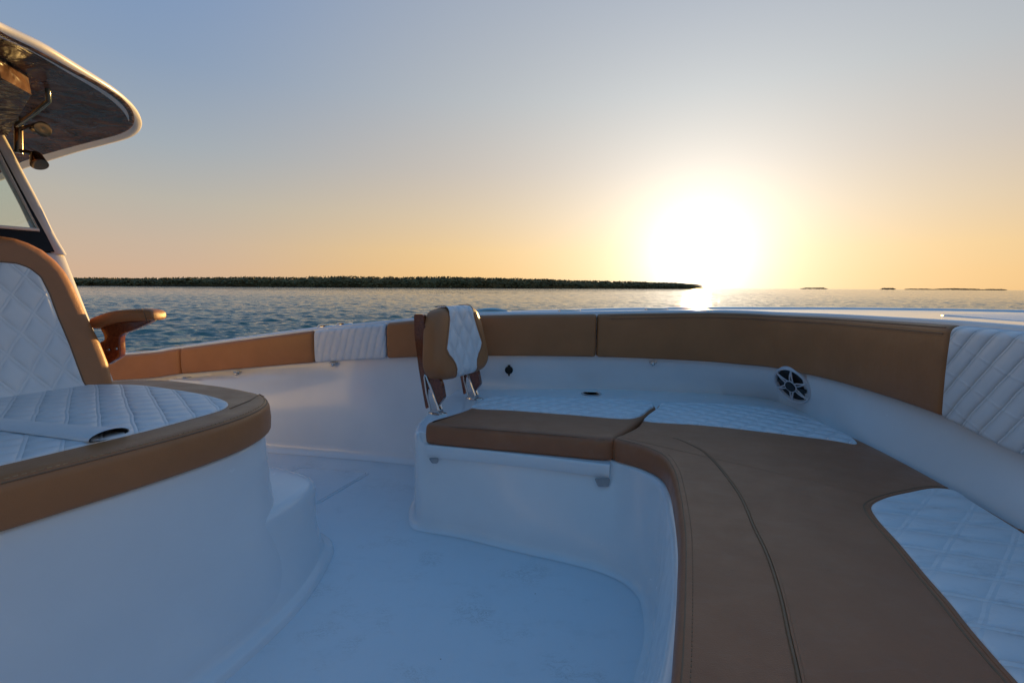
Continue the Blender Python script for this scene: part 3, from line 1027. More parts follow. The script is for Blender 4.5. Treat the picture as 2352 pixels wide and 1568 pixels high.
# ------------------------------------------------------------------ fold-down backrest
O = Vector((-.345, 2.848, SEATZ + .045))
w_ = Vector((.43, .903, 0)).normalized(); nf = Vector((w_.y, -w_.x, 0))
al = R(6.5)
up = (Vector((0, 0, 1)) * math.cos(al) - nf * math.sin(al)).normalized()
fb = thing('fold_down_backrest', 'fold-down backrest pad on two varnished teak arms with chrome brackets', 'backrest', O)
fr = frame(O, w_, up)
frp = frame(O - nf * .0, Vector((.43 + .09, .903, 0)).normalized(), up)
shape = [(-.175, .565), (-.215, .50), (-.245, .38), (-.262, .285), (-.252, .235), (-.215, .198), (-.155, .182), (0, .182), (.155, .182), (.215, .198), (.252, .235), (.262, .285), (.245, .38), (.215, .50), (.175, .565), (.09, .588), (0, .592), (-.09, .588)]
pd = pad('pad', smooth_closed(shape, 5), .005, .125, .042, .022, 'tan', fb, frp)
qs = [(-.125, .585), (-.120, .50), (-.125, .40), (-.140, .345), (-.095, .27), (-.085, .205), (0, .198), (.085, .205), (.095, .27), (.140, .345), (.125, .40), (.120, .50), (.125, .585)]
# quilted centre wraps over the pad: follow its profile
mbq = MB(); rows = []; uv = []
def half(b):   # half width of the white band at height b
    pts = [(.180, .105), (.235, .105), (.275, .115), (.345, .190), (.42, .160), (.50, .130), (.60, .110)]
    for (b0, h0), (b1, h1) in zip(pts, pts[1:]):
        if b <= b1: return h0 + (h1 - h0) * max(0, (b - b0) / (b1 - b0))
    return pts[-1][1]
prof = []
for k in range(7):
    a = math.pi / 2 * k / 6; prof.append((.191 + .045 * (1 - math.sin(a)), .070 + .045 * math.sin(a) if False else .0))
path = []
for k in range(6):
    a = math.pi / 2 * k / 5; path.append((.188 + .042 * (1 - math.cos(a)) - .007, .083 + .042 * math.sin(a) + .003))
for k in range(1, 10): path.append((.230 + (.545 - .230) * k / 10, .1285))
for k in range(6):
    a = math.pi / 2 * k / 5; path.append((.546 + .042 * math.sin(a) + .005, .083 + .042 * math.cos(a) + .004))
path.append((.594, .03))
Lp = 0
for i, (b, dpt) in enumerate(path):
    if i: Lp += math.hypot(b - path[i - 1][0], dpt - path[i - 1][1])
    h = half(b); row = []
    for j in range(13):
        s_ = -1 + 2 * j / 12
        edge_ = .004 * max(0, (abs(s_) - .82) / .18) ** 2
        x = s_ * h
        dn = edge_ if dpt > .1 else edge_
        row.append(Vector((x, b - (edge_ * .8 if dpt < .1 else 0) * (1 if b > .4 else -1), dpt - edge_)))
        uv.append((x, Lp))
    rows.append(row)
mbq.loft(rows, uv=uv); mbq.build('quilted_panel', 'quilt_back', fb, frp)
for s_ in (-1, 1):
    welt('piping', [Vector((s_ * (half(b) + .002), b + (.002 if b > .5 and dd < .1 else 0), dd - .003)) for b, dd in path], .0026, 'welt', fb, frp)
# arms: outline in the (forward, up) plane
for s_ in (-1, 1):
    o2 = O + w_ * (.205 * s_)
    fa = frame(o2, -nf, up)   # x aft, y up, z = along width
    arm = round_poly([(-.030, .04), (-.082, .09), (-.075, .17), (-.03, .26), (-.004, .34), (-.004, .56), (.060, .565), (.072, .44), (.068, .26), (.050, .03), (.035, .03), (.02, .12), (-.01, .12)], .015)
    mb = MB(); mb.prism([(p.x, p.y) for p in arm], -.013, .013); 
    am = mb.build('arm', 'teak', fb, fa, autosm=30)
    for z0 in (.28, .37, .47):
        mb = MB(); mb.box((.0, z0, .0), (.022, .05, .034), None, bev=.004); mb.build('arm_block', 'teak', am, fa, autosm=30)
    mb = MB()
    sd = -1 if s_ < 0 else -1
    zc = .017
    for zz in (-.017, .017):
        mb.tube([Vector((-.040, .02, zz)), Vector((-.018, .10, zz)), Vector((.018, .215, zz)), Vector((.026, .222, zz)), Vector((.030, .21, zz)), Vector((.028, .12, zz)), Vector((.012, .02, zz))], .0068, 8)
        mb.prism([(-.036, .015), (-.020, .09), (.0, .14), (.012, .14), (.020, .08), (.012, .015)], zz - .002, zz + .002)
    mb.box((-.012, .008, 0), (.065, .028, .044), None, bev=.008)
    br = mb.build('bracket', 'steel', am, fa, autosm=35)
    mb = MB(); mb.lathe([(0, .010), (.75, .009), (.95, .006), (1, 0)], Matrix.Translation((o2.x + nf.x * .02, o2.y + nf.y * .02, SEATZ + .046)) @ Matrix.Rotation(math.atan2(nf.y, nf.x), 4, 'Z') @ Matrix.Diagonal((.062, .030, 1, 1)), 28)
    mb.build('base_plate', 'steel', am)
mb = MB()
for b in (.30, .50): mb.box((0, b, -.012), (.44, .035, .016), None, bev=.004)
mb.build('cross_bar', 'teak', fb, fr, autosm=30)

# ------------------------------------------------------------------ lounge seat in front of the console
LT, LB = .722, .602
ls = thing('lounge_seat', 'forward lounge seat with white quilted centre and tan border, strapped with a white vinyl flap', 'lounge seat', (-1.3, 1.5, 0))
cl_ = [(-2.2, .85), (-1.55, .80), (-1.30, .86), (-1.20, .94), (-1.146, 1.028), (-1.095, 1.123), (-1.035, 1.238), (-.968, 1.384), (-.926, 1.50), (-.903, 1.606), (-.903, 1.72), (-.935, 1.83), (-1.02, 1.935), (-1.199, 2.055), (-1.423, 2.155), (-1.62, 2.222), (-1.80, 2.21), (-2.0, 2.12)]
cls = smooth_closed(cl_, 6)
pad('seat_cushion', cls, LB, LT, .030, .018, 'tan', ls)
seatc = bpy.data.objects[COL.objects[-1].name]
wl = [(-2.15, 1.00), (-1.55, .93), (-1.36, .98), (-1.29, 1.04), (-1.235, 1.125), (-1.171, 1.253), (-1.095, 1.411), (-1.047, 1.551), (-1.020, 1.660), (-1.045, 1.745), (-1.164, 1.848), (-1.408, 1.975), (-1.64, 2.062), (-1.80, 2.06), (-1.95, 2.0)]
wls = smooth_closed(wl, 6)
wlr = [Vector((p[0], p[1])) for p in wls]
mbp = pad_mesh(wls, LT - .014, LT + .008, .009, 0)
# rotate quilt direction: use own uv
ca, sa = 1, 0
mbp.uv = [(v.x * ca + v.y * sa, -v.x * sa + v.y * ca) for v in mbp.v]
mbp.build('quilted_panel', 'quilt_lounge', seatc, autosm=50)
p0 = resample(cls, .010, True)
if area2(p0) < 0: p0.reverse()
p1 = inset(p0, .009)
edge = [Vector((q.x, q.y, LT - .0085)) for q in p1 if q.x > -1.80 and not (q.x < -1.1 and q.y > 1.6)]
best = max(range(len(edge)), key=lambda i: (edge[i] - edge[i - 1]).length); edge = edge[best:] + edge[:best]
welt('seam', edge, .0024, 'welt', seatc)
p2 = inset(p0, .018)
e2 = [Vector((q.x, q.y, LT - .002)) for q in p2 if q.x > -1.3 and q.y > .9 and not (q.x < -.98 and q.y > 1.6)]
best = max(range(len(e2)), key=lambda i: (e2[i] - e2[i - 1]).length); e2 = e2[best:] + e2[:best]
mb = MB(); stitches(mb, e2, .0014, .009, .006); mb.build('stitching', 'thread', seatc)
# join seam at the nose
a = PZ(606, 903, LT + .002); b = PZ(528, 938, LT + .002)
welt('seam', [Vector((a.x, a.y, LT - .012)), Vector((a.x - .012, a.y - .012, LT + .0005)), Vector(((a.x + b.x) / 2 + .008, (a.y + b.y) / 2, LT + .002)), Vector((b.x, b.y, LT + .002))], .0022, 'welt', seatc)
# vinyl flap: flattened sleeve with an open dark mouth
m1 = PZ(203, 1014, LT + .012); m2 = PZ(298, 989, LT + .012)
l1 = PZ(-60, 980, LT + .012); l2 = PZ(-60, 955, LT + .012)
rows = []; rin = []
for k in range(17):
    f = k / 16; A = l1.lerp(m1, f); Bq = l2.lerp(m2, f)
    hgt = .007 + .012 * f ** 3; ring = []; ri = []
    ax = (Bq - A); wd = ax.length / 2; cn = (A + Bq) / 2; axn = ax.normalized()
    for j in range(20):
        an = 2 * math.pi * j / 20
        zz = math.sin(an); zz = zz if zz > 0 else zz * .45
        ring.append(cn + axn * (wd * math.cos(an)) + Vector((0, 0, hgt * zz)))
        ri.append(cn + axn * ((wd - .004) * math.cos(an)) + Vector((0, 0, (hgt - .003) * zz)))
    rows.append(ring); rin.append(ri)
mb = MB(); mb.loft(rows, closed=True)
mb.build('strap', 'white_vinyl', ls)
stp = COL.objects[-1]
mb = MB(); mb.loft(rin, closed=True); mb.build('strap_inner_shade', 'shadow_gap', stp)  # inner skin coloured near black for the shade inside the sleeve
# backrest
PH = R(26); ba = Vector((math.sin(PH), math.cos(PH), 0)); bf = Vector((math.cos(PH), -math.sin(PH), 0))
BO = Vector((-1.80, 2.15, LT)) - ba * .65; bu = (Vector((0, 0, .958)) - bf * .287).normalized(); bn = ba.cross(bu)
fbk = frame(BO, ba, bu); inv = fbk.inverted()
def onb(l): return [tuple((inv @ PP(u, v, BO, bn))[:2]) for u, v in l]
orr = onb([(0, 543), (32, 548), (64, 559), (96, 575), (128, 600.7), (149, 625), (166, 655), (184, 694), (205, 741), (229, 787), (248, 835), (255, 868)])
irr = onb([(0, 608), (32, 611), (60, 621), (86, 641), (106, 680), (124, 730), (152, 796), (168, 840), (183, 880)])
W_ = orr[-1][0]
outl = [(-.05, orr[0][1] + .008), ] + orr
outl[0] = (0.0, max(orr[0][1], orr[1][1]) + .004)
right = orr + [(W_ - .004, -.05), (W_ - .03, -.10)]
left = [(-x, y) for x, y in right[::-1]]
top0 = orr[0]
outline = right + left
pl = smooth_closed(outline, 4)
bk = pad('backrest', outline, -.085, .03, .035, .03, 'tan', ls, fbk)
ir = irr + [(irr[-1][0] + .01, -.02)]
inn = ir + [(-x, y) for x, y in ir[::-1]]
qb = pad('quilted_panel', inn, .018, .036, .008, 0, 'quilt_back', bk, fbk)
q_ = resample(inn, .012, True)
if area2(q_) < 0: q_.reverse()
welt('piping', [Vector((q.x, q.y, .031)) for q in inset(q_, -.003)], .003, 'welt', bk, fbk, closed=True)
# armrest
ya = 2.235
fa = frame((0, ya, 0), (1, 0, 0), (0, 0, 1))
def ona(l): return [(PY(u, v, ya).x, PY(u, v, ya).z) for u, v in l]
z3 = lambda l: [(x / 2.94 * .9408, (550 + y / 2.94) * .9408) for x, y in l]
padl = ona(z3([(693, 690), (700, 668), (735, 652), (790, 628), (850, 611), (925, 602), (1000, 598), (1100, 600), (1138, 615), (1155, 655), (1140, 672), (1105, 682), (1000, 684), (900, 690), (820, 712), (760, 736), (725, 738), (700, 725)]))
stn = [(694, 676, 716), (699, 664, 729), (712, 656, 738), (735, 646, 739), (790, 626, 722), (850, 611, 703), (925, 602, 692), (1000, 597, 687), (1060, 597, 685), (1105, 601, 683), (1132, 609, 680), (1146, 620, 675), (1153, 636, 666)]
rows = []
stn = smooth_open(stn, 4)
for i, (x_, t_, b_) in enumerate(stn):
    u, v = z3([(x_, t_)])[0]; a = PY(u, v, ya); u, v = z3([(x_, b_)])[0]; b = PY(u, v, ya)
    f = i / (len(stn) - 1); hw_ = .047 * min(1, .55 + .45 * math.sin(min(1, f * 7) * math.pi / 2)) * min(1, .5 + .5 * math.sin(min(1, (1 - f) * 7) * math.pi / 2))
    c_ = (a + b) / 2; hz_ = (a.z - b.z) / 2; ring = []
    for k in range(24):
        an = 2 * math.pi * k / 24; cx_, sx_ = math.cos(an), math.sin(an)
        ring.append(Vector((c_.x, c_.y + hw_ * math.copysign(abs(cx_) ** .55, cx_), c_.z + hz_ * math.copysign(abs(sx_) ** .7, sx_))))
    rows.append(ring)
mb = MB(); mb.loft(rows, closed=True, cap=True); ar = mb.build('armrest', 'tan', ls, autosm=60)
aa = z3([(1022, 600), (1040, 640), (1052, 684)])
seamp = [Vector((PY(u, v, ya - .047).x, ya - .047, PY(u, v, ya - .047).z)) for u, v in aa]
welt('seam', seamp, .0018, 'welt', ar)
brk = ona(z3([(740, 738), (800, 715), (900, 692), (1000, 686), (1110, 678), (1090, 695), (1050, 716), (960, 755), (900, 778), (880, 800), (880, 925), (865, 950), (830, 970), (790, 992), (760, 930), (735, 870), (738, 835), (765, 820), (760, 780)]))
mb = pad_mesh(smooth_closed(brk, 3), -.020, .016, .005, .005, step=.006, crown=0)
bb = mb.build('arm_bracket', 'teak', ar, fa, autosm=50)
for x, y in ((775, 893), (830, 885)):
    mb = MB(); u, v = z3([(x, y)])[0]; p = PY(u, v, ya - .022)
    mb.lathe([(0, .006), (.005, .005), (.007, 0)], frame(p + Vector((0, .003, 0)), (1, 0, 0), (0, 0, 1)), 14)
    mb.build('bolt', 'steel', ar)

# pedestal with step
ped = [(-1.95, .87), (-1.55, .82), (-1.32, .885), (-1.22, .965), (-1.165, 1.04), (-1.115, 1.135), (-1.055, 1.245), (-.988, 1.388), (-.945, 1.505), (-.921, 1.61), (-.922, 1.72), (-.955, 1.82), (-1.04, 1.915), (-1.21, 2.03), (-1.43, 2.13), (-1.62, 2.195), (-1.80, 2.19), (-1.95, 2.13)]
pf = [(-1.95, .80), (-1.45, .72), (-1.13, .83), (-1.05, .93), (-1.0, 1.02), (-.955, 1.13), (-.905, 1.25), (-.868, 1.36), (-.832, 1.48), (-.810, 1.60), (-.82, 1.71), (-.87, 1.82), (-.97, 1.93), (-1.18, 2.04), (-1.43, 2.14), (-1.62, 2.20), (-1.80, 2.20), (-1.95, 2.14)]
pa_ = smooth_closed(ped, 8); pb_ = smooth_closed(pf, 8)
rows = []
for z, f, dd in ((.610, 0, .05), (.606, 0, .02), (.598, 0, .006), (.588, 0, 0), (.50, .05, 0), (.40, .14, 0), (.30, .30, 0), (.20, .54, 0), (.10, .82, 0), (.055, .95, 0), (.0, 1, 0)):
    r_ = [Vector((a[0] * (1 - f) + b[0] * f, a[1] * (1 - f) + b[1] * f)) for a, b in zip(pa_, pb_)]
    if area2(r_) < 0: r_.reverse()
    if dd: r_ = inset(r_, dd)
    rows.append([Vector((q.x, q.y, z)) for q in r_])
mb = MB(); mb.loft(rows, closed=True, cap=True); mb.build('pedestal', 'gel', ls, autosm=60)
# lower tier (step) wrapping the port forward corner, with foot flange
t1_ = [(-1.95, .95), (-1.5, .88), (-1.22, .97), (-1.14, 1.06), (-1.075, 1.18), (-1.0, 1.33), (-.945, 1.46), (-.900, 1.60), (-.858, 1.75), (-.832, 1.89), (-.848, 2.01), (-.93, 2.10), (-1.12, 2.19), (-1.40, 2.29), (-1.7, 2.37), (-1.95, 2.40)]
f1_ = [(-1.95, .78), (-1.45, .70), (-1.125, .815), (-1.045, .925), (-.992, 1.02), (-.898, 1.255), (-.825, 1.485), (-.800, 1.61), (-.792, 1.75), (-.800, 1.89), (-.825, 2.02), (-.92, 2.115), (-1.12, 2.21), (-1.40, 2.31), (-1.7, 2.39), (-1.95, 2.42)]
f1_ = f1_[:len(t1_)] if len(f1_) < len(t1_) else f1_[:4] + f1_[5:]
pa_ = smooth_closed(t1_, 8); pb_ = smooth_closed(f1_, 8)
rows = []
for z, f, dd in ((.328, 0, .045), (.326, 0, .028), (.318, 0, .012), (.304, 0, .003), (.285, 0, 0), (.18, .35, 0), (.10, .72, 0), (.05, .94, 0), (.034, 1, 0), (.030, 1, -.006), (.027, 1, -.030), (.020, 1, -.036), (.0, 1, -.040)):
    r_ = [Vector((a[0] * (1 - f) + b[0] * f, a[1] * (1 - f) + b[1] * f)) for a, b in zip(pa_, pb_)]
    if area2(r_) < 0: r_.reverse()
    if dd: r_ = inset(r_, dd)
    rows.append([Vector((q.x, q.y, z)) for q in r_])
mb = MB(); mb.loft(rows, closed=True, cap=True); mb.build('step', 'gel', ls, autosm=60)

# ------------------------------------------------------------------ console with windscreen
yc = 2.32
cn = thing('console', 'white helm console with raked windscreen behind the lounge seat', 'console', (-2.6, 1.5, 0))
# body profile in x-z, extruded from y=.70 to 2.32 with rounded corner
e1 = PY(279, 875, yc); e2_ = PY(225, 724, yc); e3 = PY(188, 644, yc); e4 = PY(166, 584, yc)
rows = []
def body_loop(xf, z, ex=0):
    pl = round_poly([(xf - 1.64 * math.tan(PH), 1.5 - (yc - 1.5)), (xf, yc), (-4.0, yc + .02), (-4.0, 1.5 - (yc - 1.5))], [.10, .07, .1, .1], 8)
    return [Vector((p.x, p.y, z)) for p in pl]
slope = (e4.x - e1.x) / (e4.z - e1.z)
zs = [(0.0, 0), (.3, 0), (e1.z, 0), (.9, 0), (1.1, 0), (e4.z - .012, 0), (e4.z, .012)]
for z, ex in zs:
    x = e1.x + slope * (z - e1.z) if z >= e1.z else e1.x + .0
    rows.append(body_loop(x - ex, z))
mb = MB(); mb.loft(rows, closed=True, cap=True); mb.build('console_body', 'warm_lit_white', cn, autosm=50)
# windscreen plane
q0 = PY(159.6, 578.6, yc); q1 = PY(59, 387, yc); q2 = PY(11, 298, yc)
wu = (q2 - q0).normalized(); wu = (wu - ba * wu.dot(ba)).normalized(); wn = ba.cross(wu)
wf_ = frame(q0, ba, wu); winv = wf_.inverted()
def onw(l): return [tuple((winv @ PP(u, v, q0, wn))[:2]) for u, v in l]
# pillar: runs along the outer edge
po = [PY(u, v, yc) for u, v in ((163, 586), (134, 536), (102.6, 470), (59, 387), (30, 330), (9, 292))]
pi_ = [p for p in po]
mb = MB()
pathp = smooth_open([tuple(p + Vector((-.045, -.028, 0))) for p in po], 5)
rows = []
for i, p in enumerate(pathp):
    P = Vector(p); f = i / (len(pathp) - 1)
    ring = []
    for k in range(14):
        an = 2 * math.pi * k / 14
        ring.append(P + Vector((.045 * math.cos(an), .026 * math.sin(an), 0)))
    rows.append(ring)
mb.loft(rows, closed=True, cap=True); pil = mb.build('pillar', 'warm_lit_white', cn)
mb = MB(); tp = Vector(pathp[-1]); mb.lathe([(.0, .05), (.05, .045), (.06, .02), (.055, -.015), (.036, -.03)], Matrix.Translation(tp), 18); mb.build('pillar_foot', 'warm_lit_white', pil)
# black gasket frame: polygon ring in windscreen plane
blk_out = onw([(134, 578), (80, 484.6), (43, 410), (22, 360)])
gl_in = onw([(90, 529), (50, 455), (14, 385)])
g_r = [(blk_out[0][0], -.005), (blk_out[1][0], blk_out[1][1]), (blk_out[3][0], blk_out[3][1]), (blk_out[3][0] - .02, .62)]
bot_in = onw([(88, 529), (0, 521.6)]); 
hw = 1.5
yl = -(yc - 1.5) * 2     # local y of the starboard side
def mir(p): return (yl - p[0], p[1])
go = [(-.035, -.004), (-.035, .66)]
gi = onw([(88, 529), (30, 420), (6, 375)])
gi2 = [(gi[0][0], gi[0][1]), (gi[-1][0], gi[-1][1]), (gi[-1][0] - .01, .60)]
outer = [(-.030, -.004), (-.030, .68)]; 
outer = outer + [mir(p) for p in outer[::-1]]
inner = [gi2[0], gi2[1], (gi2[1][0] - .02, .60)]
inner = inner + [mir(p) for p in inner[::-1]]
# ring as quads by matching counts
oo = onw([(131, 576), (88, 495), (47, 415), (8, 335)])
oy = lambda yy: oo[0][0] + (oo[-1][0] - oo[0][0]) * (yy - oo[0][1]) / (oo[-1][1] - oo[0][1])
outer = [(oy(-.004), -.004), (oy(gi2[1][1]), gi2[1][1]), (oy(.62), .62)]; outer = outer + [mir(p) for p in outer[::-1]]
mb = MB(); n = len(outer)
for z in (0, -.012):
    mb.add([Vector((p[0], p[1], z)) for p in outer] + [Vector((p[0], p[1], z)) for p in inner], [(i, (i + 1) % n, n + (i + 1) % n, n + i) for i in range(n)])
fm = mb.build('gasket', 'black', cn, wf_, smooth=False)
mb = MB(); rr = [Vector((p[0], p[1], .004)) for p in inner]; mb.tube(rr, .008, 8, closed=True); mb.build('frame', 'warm_lit_white', cn, wf_)
mb = MB(); mb.prism([(p[0], p[1]) for p in inner], -.008, -.004); mb.build('windscreen', 'glass', cn, wf_, smooth=False)

# ------------------------------------------------------------------ hardtop
rz = lambda x: 1.95 + .10 * (x + 1.6)
rn = Vector((-.10, 0, 1)).normalized(); ro_ = Vector((-1.6, 0, 1.95))
def onr(l, dz=0): return [PP(u, v, ro_ + Vector((0, 0, dz)), rn) for u, v in l]
ht = thing('hardtop', 'white hardtop with glossy dark headliner over the console', 'hardtop', (-2.6, 1.5, 1.9))
outp = onr([(0, 66), (60, 94), (108, 117), (189, 166), (240, 197), (270, 217), (305, 247), (322, 271), (327, 290), (318, 308), (297, 320), (240, 336), (189, 349), (120, 370), (62, 388)])
inp = onr([(0, 77), (60, 106), (108, 131), (160, 160), (216, 190), (255, 214), (286, 239), (301, 260), (303, 282), (292, 297), (270, 307.5), (220, 321), (162, 336), (94.5, 355), (51, 369)])
frr = frame(ro_, (1, 0, .10), (0, 1, 0)); ri = frr.inverted()
lo = [tuple((ri @ p)[:2]) for p in outp]; li = [tuple((ri @ p)[:2]) for p in inp]
def close_roof(l, e):
    d = Vector(l[-1]) - Vector(l[-3]); d.normalize()
    a = Vector(l[-1]) + d * .6
    full = list(l) + [tuple(a)]
    # starboard half mirrored about y=1.5 going forward
    first = l[0]
    pts = [(first[0] + .02 - e * 0, 1.5)] + full
    mirr = [(x, 3.0 - y) for x, y in full[::-1]]
    return pts + mirr
ro_l = close_roof(lo, 0); ri_l = close_roof(li, 1)
ro_s = smooth_closed(ro_l, 4); ri_s = smooth_closed(ri_l, 4)
po_ = resample(ro_s, .03, True)
if area2(po_) < 0: po_.reverse()
prof = [(.075, .004), (.05, .0), (.02, .0), (.006, .002), (.0, .008), (.001, .018), (.009, .028), (.05, .040), (.2, .055)]
mb = MB(); mb.loft([[Vector((q.x, q.y, z)) for q in inset(po_, dd)] for dd, z in prof], closed=True)
n = len(po_); mb.f.append(tuple(len(mb.v) - n + i for i in range(n)))
mb.build('roof_shell', 'warm_lit_white', ht, frr, autosm=60)
pi2 = resample(ri_s, .03, True)
if area2(pi2) < 0: pi2.reverse()
mb = MB(); rws = [(-.012, .003), (-.004, -.003), (.006, -.003), (.012, .0), (.16, .001)]
mb.loft([[Vector((q.x, q.y, z)) for q in inset(pi2, dd)] for dd, z in rws], closed=True)
n = len(pi2); mb.f.append(tuple(len(mb.v) - n + i for i in range(n)))
hl = mb.build('headliner', 'headliner', ht, frr, autosm=60)
# dropped box and grab handle under the roof
bx = onr([(0, 165), (70, 205), (15, 300), (-60, 300), (-60, 150)], -.05)
mb = MB(); mb.prism([tuple((ri @ p)[:2]) for p in bx], -.07, -.0, None); mb.build('overhead_box', 'headliner', ht, frr, autosm=30)
g0 = PP(38, 288, ro_ + Vector((0, 0, -.045)), rn); g1 = PP(112, 232, ro_ + Vector((0, 0, -.045)), rn)
mb = MB(); pth = [g0 + Vector((0, 0, .05)), g0, g0.lerp(g1, .5) + Vector((0, 0, -.005)), g1, g1 + Vector((0, 0, .05))]
mb.tube([tuple(p) for p in pth], .009, 10)
mb.build('grab_handle', simple('green_grey', (.025, .045, .04), .2, coat=.5)[0], ht)
# swivel spotlights hung from the pillar head
for (u, v, du, dv, s_) in ((88, 296, 0, 0, 1.0), (86, 366, 0, 0, 1.0)):
    Yl = 2.28
    p = PY(u, v, Yl)
    aim = Vector((.5, -.3, -.8)).normalized() if v > 330 else Vector((.9, -.3, -.15)).normalized()
    a = aim.orthogonal().normalized(); fr_ = frame(p, a, aim.cross(a))
    mb = MB(); mb.lathe([(.0, -.035), (.018, -.032), (.024, -.015), (.031, .02), (.033, .032), (.028, .034), (.0, .030)], frame(p, a, aim.cross(a)), 20)
    sl = mb.build('spotlight', 'dark_steel', ht)
    base = PY(40, 300 if v < 330 else 345, Yl + .02)
    mb = MB(); mb.tube(smooth_open([tuple(base), tuple(base.lerp(p, .5) + Vector((0, 0, .012))), tuple(p + Vector((0, 0, .02)))], 5), .008, 8)
    mb.build('spotlight_arm', 'dark_steel', sl)
pst = PY(43, 285, 2.3); ps2 = PY(43, 352, 2.3)
mb = MB(); mb.tube([pst + Vector((0, 0, .05)), pst, ps2], .016, 12); mb.build('light_mount', 'dark_steel', ht)

# ------------------------------------------------------------------ sea, islands
WZ = -.60
import numpy as np
def grid_water():
    rng = np.random.default_rng(5)
    waves = []
    for i in range(70):
        lam = .30 * (5.0 / .30) ** (i / 69.0) * rng.uniform(.92, 1.08)
        th = R(-62) + rng.normal(0, .55)
        amp = .0115 * lam ** .9 * (1 if lam < .8 else (.8 / lam) ** 1.15)
        waves.append((lam, th, amp * rng.uniform(.6, 1.25), rng.uniform(0, 2 * math.pi)))

    def build(rs, az):
        r = np.array(rs)[:, None]; a = np.array(az)[None, :]
        x = r * np.sin(a); y = r * np.cos(a)
        dr = np.gradient(np.array(rs))[:, None] * np.ones_like(a)
        z = np.zeros_like(x); dx = np.zeros_like(x); dy = np.zeros_like(x)
        for lam, th, amp, ph in waves:
            k = 2 * math.pi / lam; cx, cy = math.cos(th), math.sin(th)
            fade = np.clip((lam / dr - 1.7) / 2.0, 0, 1)
            warp = 1.1 * np.sin(x * .31 / lam ** .5 + ph * 3) + 1.1 * np.sin(y * .27 / lam ** .5 + ph)
            q = k * (x * cx + y * cy) + ph + warp
            z += fade * amp * np.sin(q); c = fade * amp * .8 * np.cos(q)
            dx += c * cx; dy += c * cy
        gust = .75 + .35 * np.sin(x * .05 + 1.3 * np.sin(y * .031)) * np.sin(y * .043 + 2)
        x = x + dx * gust; y = y + dy * gust; z = z * gust
        n, m = x.shape
        co = np.stack([x, y, z], -1).reshape(-1, 3)
        i = np.arange(n - 1)[:, None] * m; j = np.arange(m - 1)[None, :]
        q0 = (i + j).ravel()
        fc = np.stack([q0, q0 + 1, q0 + m + 1, q0 + m], -1)
        return co, fc
    rs = [5.0]
    while rs[-1] < 700: rs.append(rs[-1] * 1.0045 if rs[-1] > 8 else rs[-1] + .1)
    rs += [900, 1300, 2000, 3500, 6000, 11000]
    co, fc = build(rs, np.radians(np.linspace(-58, 58, 900)))
    rs2 = [5.0]
    while rs2[-1] < 700: rs2.append(rs2[-1] * 1.05)
    rs2 = rs2[:-1] + [900, 1300, 2000, 3500, 6000, 11000]
    co2, fc2 = build(rs2, np.radians(np.linspace(58, 302, 400)))
    allc = np.concatenate([co, co2]); allf = np.concatenate([fc, fc2 + len(co)])
    me = bpy.data.meshes.new('sea_water')
    me.vertices.add(len(allc)); me.vertices.foreach_set('co', allc.astype(np.float32).ravel())
    me.loops.add(allf.size); me.loops.foreach_set('vertex_index', allf[:, ::-1].astype(np.int32).ravel())
    me.polygons.add(len(allf)); me.polygons.foreach_set('loop_start', np.arange(0, allf.size, 4, dtype=np.int32))
    me.polygons.foreach_set('loop_total', np.full(len(allf), 4, dtype=np.int32))
    me.polygons.foreach_set('use_smooth', np.ones(len(allf), dtype=bool))
    me.update(); me.materials.append(M['water'])
    o = bpy.data.objects.new('sea_water', me); COL.objects.link(o); o.location = (0, 0, WZ)
    if me.polygons[0].normal.z < 0: me.flip_normals()
    o['kind'] = 'structure'; o['label'] = 'choppy teal sea around the boat'
grid_water()

ICO = None
def ico():
    t = (1 + 5 ** .5) / 2
    v = [Vector(p).normalized() for p in ((-1, t, 0), (1, t, 0), (-1, -t, 0), (1, -t, 0), (0, -1, t), (0, 1, t), (0, -1, -t), (0, 1, -t), (t, 0, -1), (t, 0, 1), (-t, 0, -1), (-t, 0, 1))]
    f = [(0, 11, 5), (0, 5, 1), (0, 1, 7), (0, 7, 10), (0, 10, 11), (1, 5, 9), (5, 11, 4), (11, 10, 2), (10, 7, 6), (7, 1, 8), (3, 9, 4), (3, 4, 2), (3, 2, 6), (3, 6, 8), (3, 8, 9), (4, 9, 5), (2, 4, 11), (6, 2, 10), (8, 6, 7), (9, 8, 1)]
    return v, f
IV, IF = ico()


def blob(vs, fs, c, rx, rz_):
    k = len(vs)
    for p in IV:
        j = random.uniform(.6, 1.25)
        vs.append(Vector((c[0] + p.x * rx * j, c[1] + p.y * rx * j, c[2] + p.z * rz_ * j)))
    for a in IF: fs.append((a[0] + k, a[1] + k, a[2] + k))


def waterpoint(u, dist):
    r = ray(u, 657); r.z = 0; r = r / r.y * dist
    return Vector((r.x, r.y, WZ))


